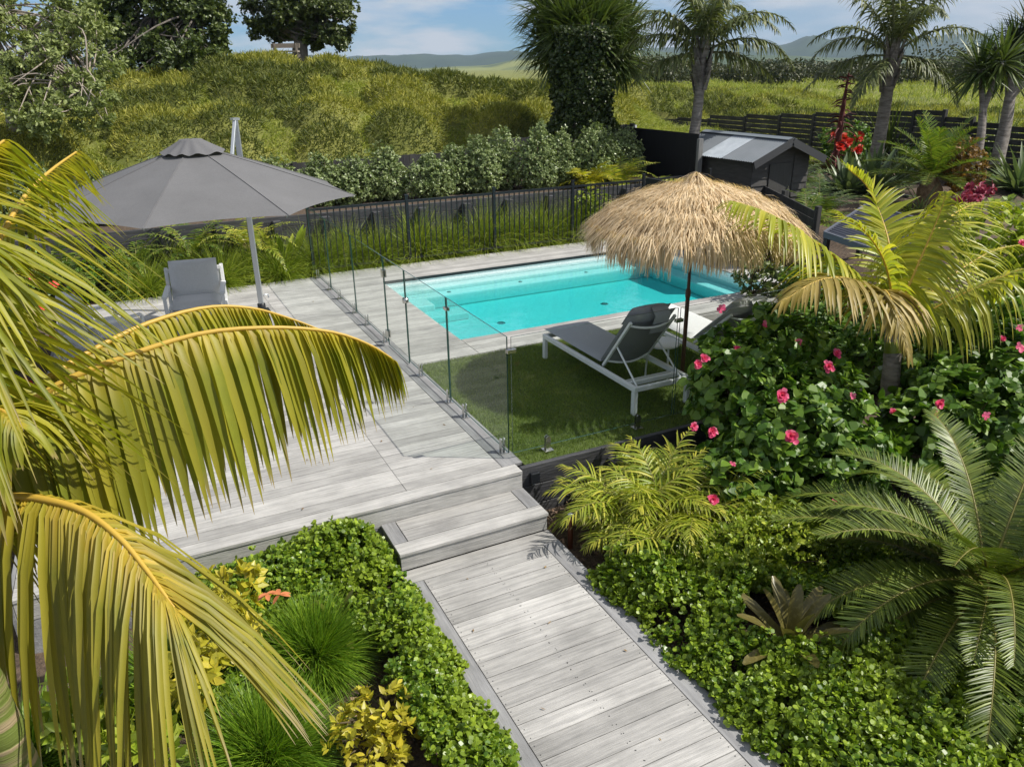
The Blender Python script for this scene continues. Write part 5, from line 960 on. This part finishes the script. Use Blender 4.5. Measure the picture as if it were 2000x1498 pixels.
# ---------------------------------------------------------------- trees on the dune
def tree(name, label, base, limbs, blobs, n, leafm, L, W, k=6, r=.25, barkm=BARK, shell=.25, wob=.45, up=.35, outl=OVAL, cat='tree', thin=1.):
    base = np.array(base, float); t = thing(name, tuple(base), label, cat); mb = MB()
    for l_ in limbs: q = spline([base - [0, 0, .3], *l_], 14); tube(mb, q, np.linspace(r, r * .2, 14), 9)
    vol = sum(b[1][0] * b[1][1] + b[1][0] * b[1][2] for b in blobs); fb = MB(); tw = MB()
    for c, rad in blobs:
        c = np.array(c, float); rad = np.array(rad, float); m = int(n * (rad[0] * rad[1] + rad[0] * rad[2]) / vol); nc = max(6, m // 26); d0 = rnd_dir(nc); cc = c + d0 * rad * (rng.uniform(shell, 1, nc) ** .5)[:, None]
        i = rng.integers(0, nc, m); P = cc[i] + rng.normal(0, 1, (m, 3)) * rad.mean() * .15 * np.array([1.15, 1.15, .8]); O = nrm((P - c) / rad + [0, 0, up] + rng.normal(0, .5, (m, 3))); rosettes(fb, P, O, k, L, W, 1.0, outl)
        for q in cc[::max(1, nc // 7)]: s = limbs[rng.integers(len(limbs))][-1]; tube(tw, spline([s, (np.array(s) + q) / 2 + rng.normal(0, .15, 3), q], 7), np.linspace(r * .16, .008, 7), 5)
    mb.build('trunk', barkm, t); tw.build('branches', barkm, t); fb.build('crown', leafm, t); return t
POH = leaf('round_tree_leaf', (.045, .07, .018), (.14, .17, .04), .15, .4)
tree('broadleaf_tree', 'round dark broadleaf tree standing alone on the dune crest', (4.51,28.1,3.97), [[(4.58,28.3,4.41), (4.31,28.8,5.27)], [(4.66,28.3,4.5), (5.26,28.4,5.45)], [(4.62,28.3,4.41), (5.72,28,4.96)], [(4.6,28.3,4.5), (3.64,29.1,5.19)]],
 [((4.88,28.8,5.83), (1.6, 1.6, 1.1)), ((3.9,29.1,5.56), (1.15, 1.2, .8)), ((5.93,28.1,5.53), (1.05, 1.2, .85)), ((5.96,27.8,4.77), (.75, .8, .45)), ((3.42,29.1,5), (.65, .8, .4)), ((5.16,29.1,6.78), (1.7, 1.6, 1.0)), ((4.46,29.8,4.94), (.9, .8, .45)), ((5.35,28.3,4.54), (.8, .8, .4)), ((5.89,27.6,4.38), (.5, .5, .3))], 5200, POH, .14, .08, r=.32)
tree('dense_tree', 'dense dark evergreen trees edge left of the dune crest', (-1.14,25.8,3.28), [[(-0.78,26,4.27), (-0.75,26.5,5.26)], [(-0.43,25.9,4.43), (0.73,25.8,5.41)], [(-1.3,26.2,4.11), (-1.81,26.8,4.78)]],
 [((-0.72,26.5,5.43), (2.0, 1.6, 1.4)), ((0.65,25.7,4.99), (1.1, 1.2, 1.0)), ((-0.2,25.1,4.16), (1.3, 1.0, .7)), ((-1.87,26.6,4.45), (1.2, 1.2, 1.0)), ((1.03,25.2,4.49), (.55, .8, .55)), ((-1.97,27.2,5.62), (1.4, 1.4, 1.2)), ((0.57,26.3,6.24), (1.7, 1.5, 1.0)), ((-1.58,25.3,3.61), (1.1, .9, .6)), ((-0.49,24.4,3.75), (.9, .8, .5)), ((-2.41,24.6,3.46), (.9, .8, .6)), ((0.47,24.4,4.14), (.8, .7, .5)), ((1.07,25.7,5.48), (.7, .8, .7))], 7600, DARKL, .13, .075, r=.3)
tree('scrub_tree', 'grey-green straggly tree with bare twigs at the top left corner', (-4.74,15.2,2.53), [[(-4.47,15.4,3.36), (-3.99,15.6,4.3)], [(-4.29,15.3,3.26), (-3.34,15.1,3.97)], [(-4.61,15.6,3.68), (-4.92,16.2,4.73)], [(-4.22,14.6,2.95), (-3.09,14.1,3.14)]],
 [((-3.9,15.7,4.71), (1.3, 1.1, .6)), ((-3.18,15.2,4.28), (.75, .8, .5)), ((-3.21,14.4,3.55), (.85, .7, .45)), ((-4.06,14.9,3.77), (.9, .7, .5)), ((-4.69,15.9,4.31), (.9, .8, .8)), ((-3.89,14.2,3.05), (.95, .7, .42)), ((-2.97,13.5,2.99), (.42, .5, .3)), ((-4.72,14.9,3.37), (.7, .6, .5)), ((-3.79,13.7,2.51), (.75, .6, .38)), ((-4.42,14.1,2.72), (.7, .6, .45)), ((-3,13.1,2.6), (.35, .4, .28)), ((-2.85,15.6,4.72), (.5, .5, .4))], 4300, SCRL, .095, .042, r=.14, barkm=DEADB, shell=.35, wob=.5)
t = thing('wooden_bench', (3.62,26.7,3.88), 'weathered wooden picnic bench under the lone tree on the crest', 'bench'); b = np.array((3.64,26.7,3.95)); u = np.array([.9, -.44, 0])
mb = MB(); beam(mb, b - u * .55 + [0, 0, .12], b + u * .55 + [0, 0, .12], .35, .05); mb.build('seat', DEADB, t)
mb = MB(); beam(mb, b - u * .55 + [.12, .25, .33], b + u * .55 + [.12, .25, .33], .04, .16); mb.build('backrest', DEADB, t)
for s in (-.42, .42): mb = MB(); beam(mb, b + u * s + [.1, .2, -.4], b + u * s + [.1, .2, .42], .09, .09); mb.build('post', BARK, t)

# ---------------------------------------------------------------- dune scrub and grass, far bush, hills
def scatter(n, x0, x1, y0, y1, keep):
    P = np.stack([rng.uniform(x0, x1, n), rng.uniform(y0, y1, n)], 1); k = keep(P[:, 0], P[:, 1]); return P[k]
CX, CY = -2.78, -5.85
def inview(x, y): 
    a = np.degrees(np.arctan2(y - CY, x - CX)); return (a > 26) & (a < 103)
def dens(x, y): d = np.hypot(x - CX, y - CY); return rng.uniform(0, 1, len(x)) < np.clip((24 / d) ** 2, 0, 1)
P = scatter(900000, -16, 32, 11.8, 40, lambda x, y: inview(x, y) & dens(x, y) & ((x < 9.3) | (x > 19.3) | (y > 12.2)) )
x, y = P.T; hm = mounds(x, y) * dune_w(x, y); h = height(x, y); e = .06
gxn = (height(x + e, y) - h) / e; gyn = (height(x, y + e) - h) / e; N = nrm(np.stack([-gxn, -gyn, np.ones_like(h)], 1)); dist = np.hypot(x - CX, y - CY); scl = np.clip(dist / 20, .7, 1.6)
mnd = (hm > .10) & (vn(np.stack([x, y, 0 * x], 1), .22, 4) > .22); drk = mnd & (vn(np.stack([x, y, 0 * x], 1), .7, 8) > .47)
for nm, sel, mat_, L0, W0, dro, lab in (('dune_scrub', mnd & ~drk, SCRUBB, .13, .018, .3, 'low wiry olive scrub in rounded mounds on the dune'), ('dune_scrub', drk, SCRUBD, .13, .02, .3, 'darker wiry scrub mounds scattered over the dune'), ('dune_grass', ~mnd, GRASSB, .24, .014, 1.2, 'light green grass between the scrub mounds on the dune')):
    k = np.where(sel)[0]; n = len(k); p = np.stack([x[k], y[k], h[k] - .03 + (0 if nm == 'dune_grass' else 1) * rng.uniform(0, .14, n)], 1); D = nrm(N[k] * .9 + [0, 0, .35] + rng.normal(0, .75 if nm == 'dune_scrub' else .5, (n, 3)))
    mb = MB(); ribbons(mb, p, D, rnd_dir(n), L0 * rng.uniform(.5, 1.3, n) * scl[k], W0 * scl[k] * 1.25, [(0, 1), (.5, .8), (1, .15)], dro, 0); setp(mb.build(nm, mat_), lab, 'scrub' if nm == 'dune_scrub' else 'grass', kind='stuff')
P = scatter(240000, 19.5, 75, -2, 70, lambda x, y: inview(x, y) & (rng.uniform(0, 1, len(x)) < np.clip((26 / np.hypot(x - CX, y - CY)) ** 2, .02, 1)))
x, y = P.T; h = height(x, y); n = len(x); dist = np.hypot(x - CX, y - CY); mb = MB()
ribbons(mb, np.stack([x, y, h - .02], 1), nrm(rng.normal(0, .35, (n, 3)) + [0, 0, 1]), rnd_dir(n), .30 * rng.uniform(.5, 1.3, n) * (dist / 35) ** .5, .022 * dist / 28, [(0, 1), (.5, .8), (1, .15)], .8, 0)
setp(mb.build('field_grass', GRASSB), 'rough grass across the open field beyond the slat fence', 'grass', kind='stuff')
# bush band across the far side of the field
mb = MB(); tr = MB()
for k in range(70):
    d = rng.uniform(75, 120); px = 1215 + 850 * (k + rng.uniform(0, 1)) / 70; az = None
    fx = (px - 1000) / 1508.; cdir = np.array([.4378 + fx * .899, .899 - fx * .4378]); c = np.array([CX, CY]) + cdir * d; z0 = float(height(c[:1], c[1:2], False)[0]); hh = rng.uniform(1.3, 2.6) * (1.5 if px > 1780 else 1); rr = hh * rng.uniform(.8, 1.3)
    m = 800; dd = rnd_dir(m); Q = np.array([c[0], c[1], z0 + hh * .45]) + dd * np.array([rr, rr, hh * .55]) * rng.uniform(.6, 1.1, (m, 1)); ngons(mb, Q, rnd_dir(m), nrm(dd + rng.normal(0, .5, (m, 3))), rng.uniform(.15, .4, m), .22, OVAL)
setp(mb.build('far_bush', leaf('far_bush_leaf', (.030, .045, .014), (.085, .085, .028), .1, .6)), 'dark band of bush along the far side of the field', 'bush', kind='stuff')
HILLM = M('hill_cover', (.045, .075, .035), .95, col2=(.20, .22, .07), nscale=.004, detail=9, lo=.5, hi=.62); HILLF = M('hill_forest', (.020, .04, .028), .95, col2=(.035, .06, .03), nscale=.01, detail=8)
def hill(dist, prof, depth, matl, zb=-5, seed=0):
    """ridge across the view: prof = (pixel column, height in m)"""
    pxs = np.arange(-900, 3300, 12); hh = np.interp(pxs, [p for p, _ in prof], [q for _, q in prof]); nn = vn(np.stack([pxs * .016, 0 * pxs, 0 * pxs + seed], 1), 1., seed) - .5; n3 = vn(np.stack([pxs * .06, 0 * pxs, 0 * pxs + seed], 1), 1., seed + 3) - .5
    hh = np.maximum(hh * (1 + .35 * nn + .14 * n3), 0); fx = (pxs - 1000) / 1508.; cd = np.stack([.4378 + fx * .899, .899 - fx * .4378], 1); V = []; rows = 9
    for r_ in range(rows):
        u = r_ / (rows - 1); prf = math.sin(math.pi * u) ** .8 if 0 < u < 1 else 0; dd = dist + depth * (u - .5); jj = vn(np.stack([pxs * .03, 0 * pxs + r_ * 3.3, 0 * pxs], 1), 1., seed + 7) * .5 + .75
        V.append(np.stack([CX + cd[:, 0] * dd, CY + cd[:, 1] * dd, zb + (hh * (1 if r_ == rows // 2 else jj) - zb) * prf], 1))
    m = len(pxs); i, j = np.meshgrid(np.arange(rows - 1), np.arange(m - 1), indexing='ij'); i = i.ravel(); j = j.ravel(); mb = MB(); mb.add(np.concatenate(V), np.stack([i * m + j, i * m + j + 1, (i + 1) * m + j + 1, (i + 1) * m + j], 1), 0, True)
    setp(mb.build('hills', matl), kind='structure')
hill(2600, [(-900, 30), (400, 50), (800, 42), (930, 36), (1000, 50), (1060, 40), (1200, 50), (1330, 52), (1470, 52), (1540, 80), (1580, 66), (1660, 62), (1760, 66), (1820, 84), (1900, 72), (2000, 66), (3300, 50)], 1500, HILLF, seed=4)
hill(1100, [(-900, 0), (700, 2), (960, 6), (1040, 14), (1120, 20), (1240, 22), (1330, 18), (1420, 14), (1600, 8), (1800, 6), (3300, 2)], 700, HILLM, seed=2)
# the air
mb = MB(); bx(mb, -5200, 5200, -5200, 5200, -12, 330); hm_ = bpy.data.materials.new('haze'); hm_.use_nodes = True; t_ = hm_.node_tree; t_.nodes.remove(t_.nodes['Principled BSDF']); pv = t_.nodes.new('ShaderNodeVolumePrincipled'); pv.inputs['Color'].default_value = (.55, .74, 1, 1); pv.inputs['Density'].default_value = .00013; t_.links.new(pv.outputs[0], t_.nodes['Material Output'].inputs['Volume'])
HAZE = True
if HAZE: setp(mb.build('haze', hm_), kind='stuff')
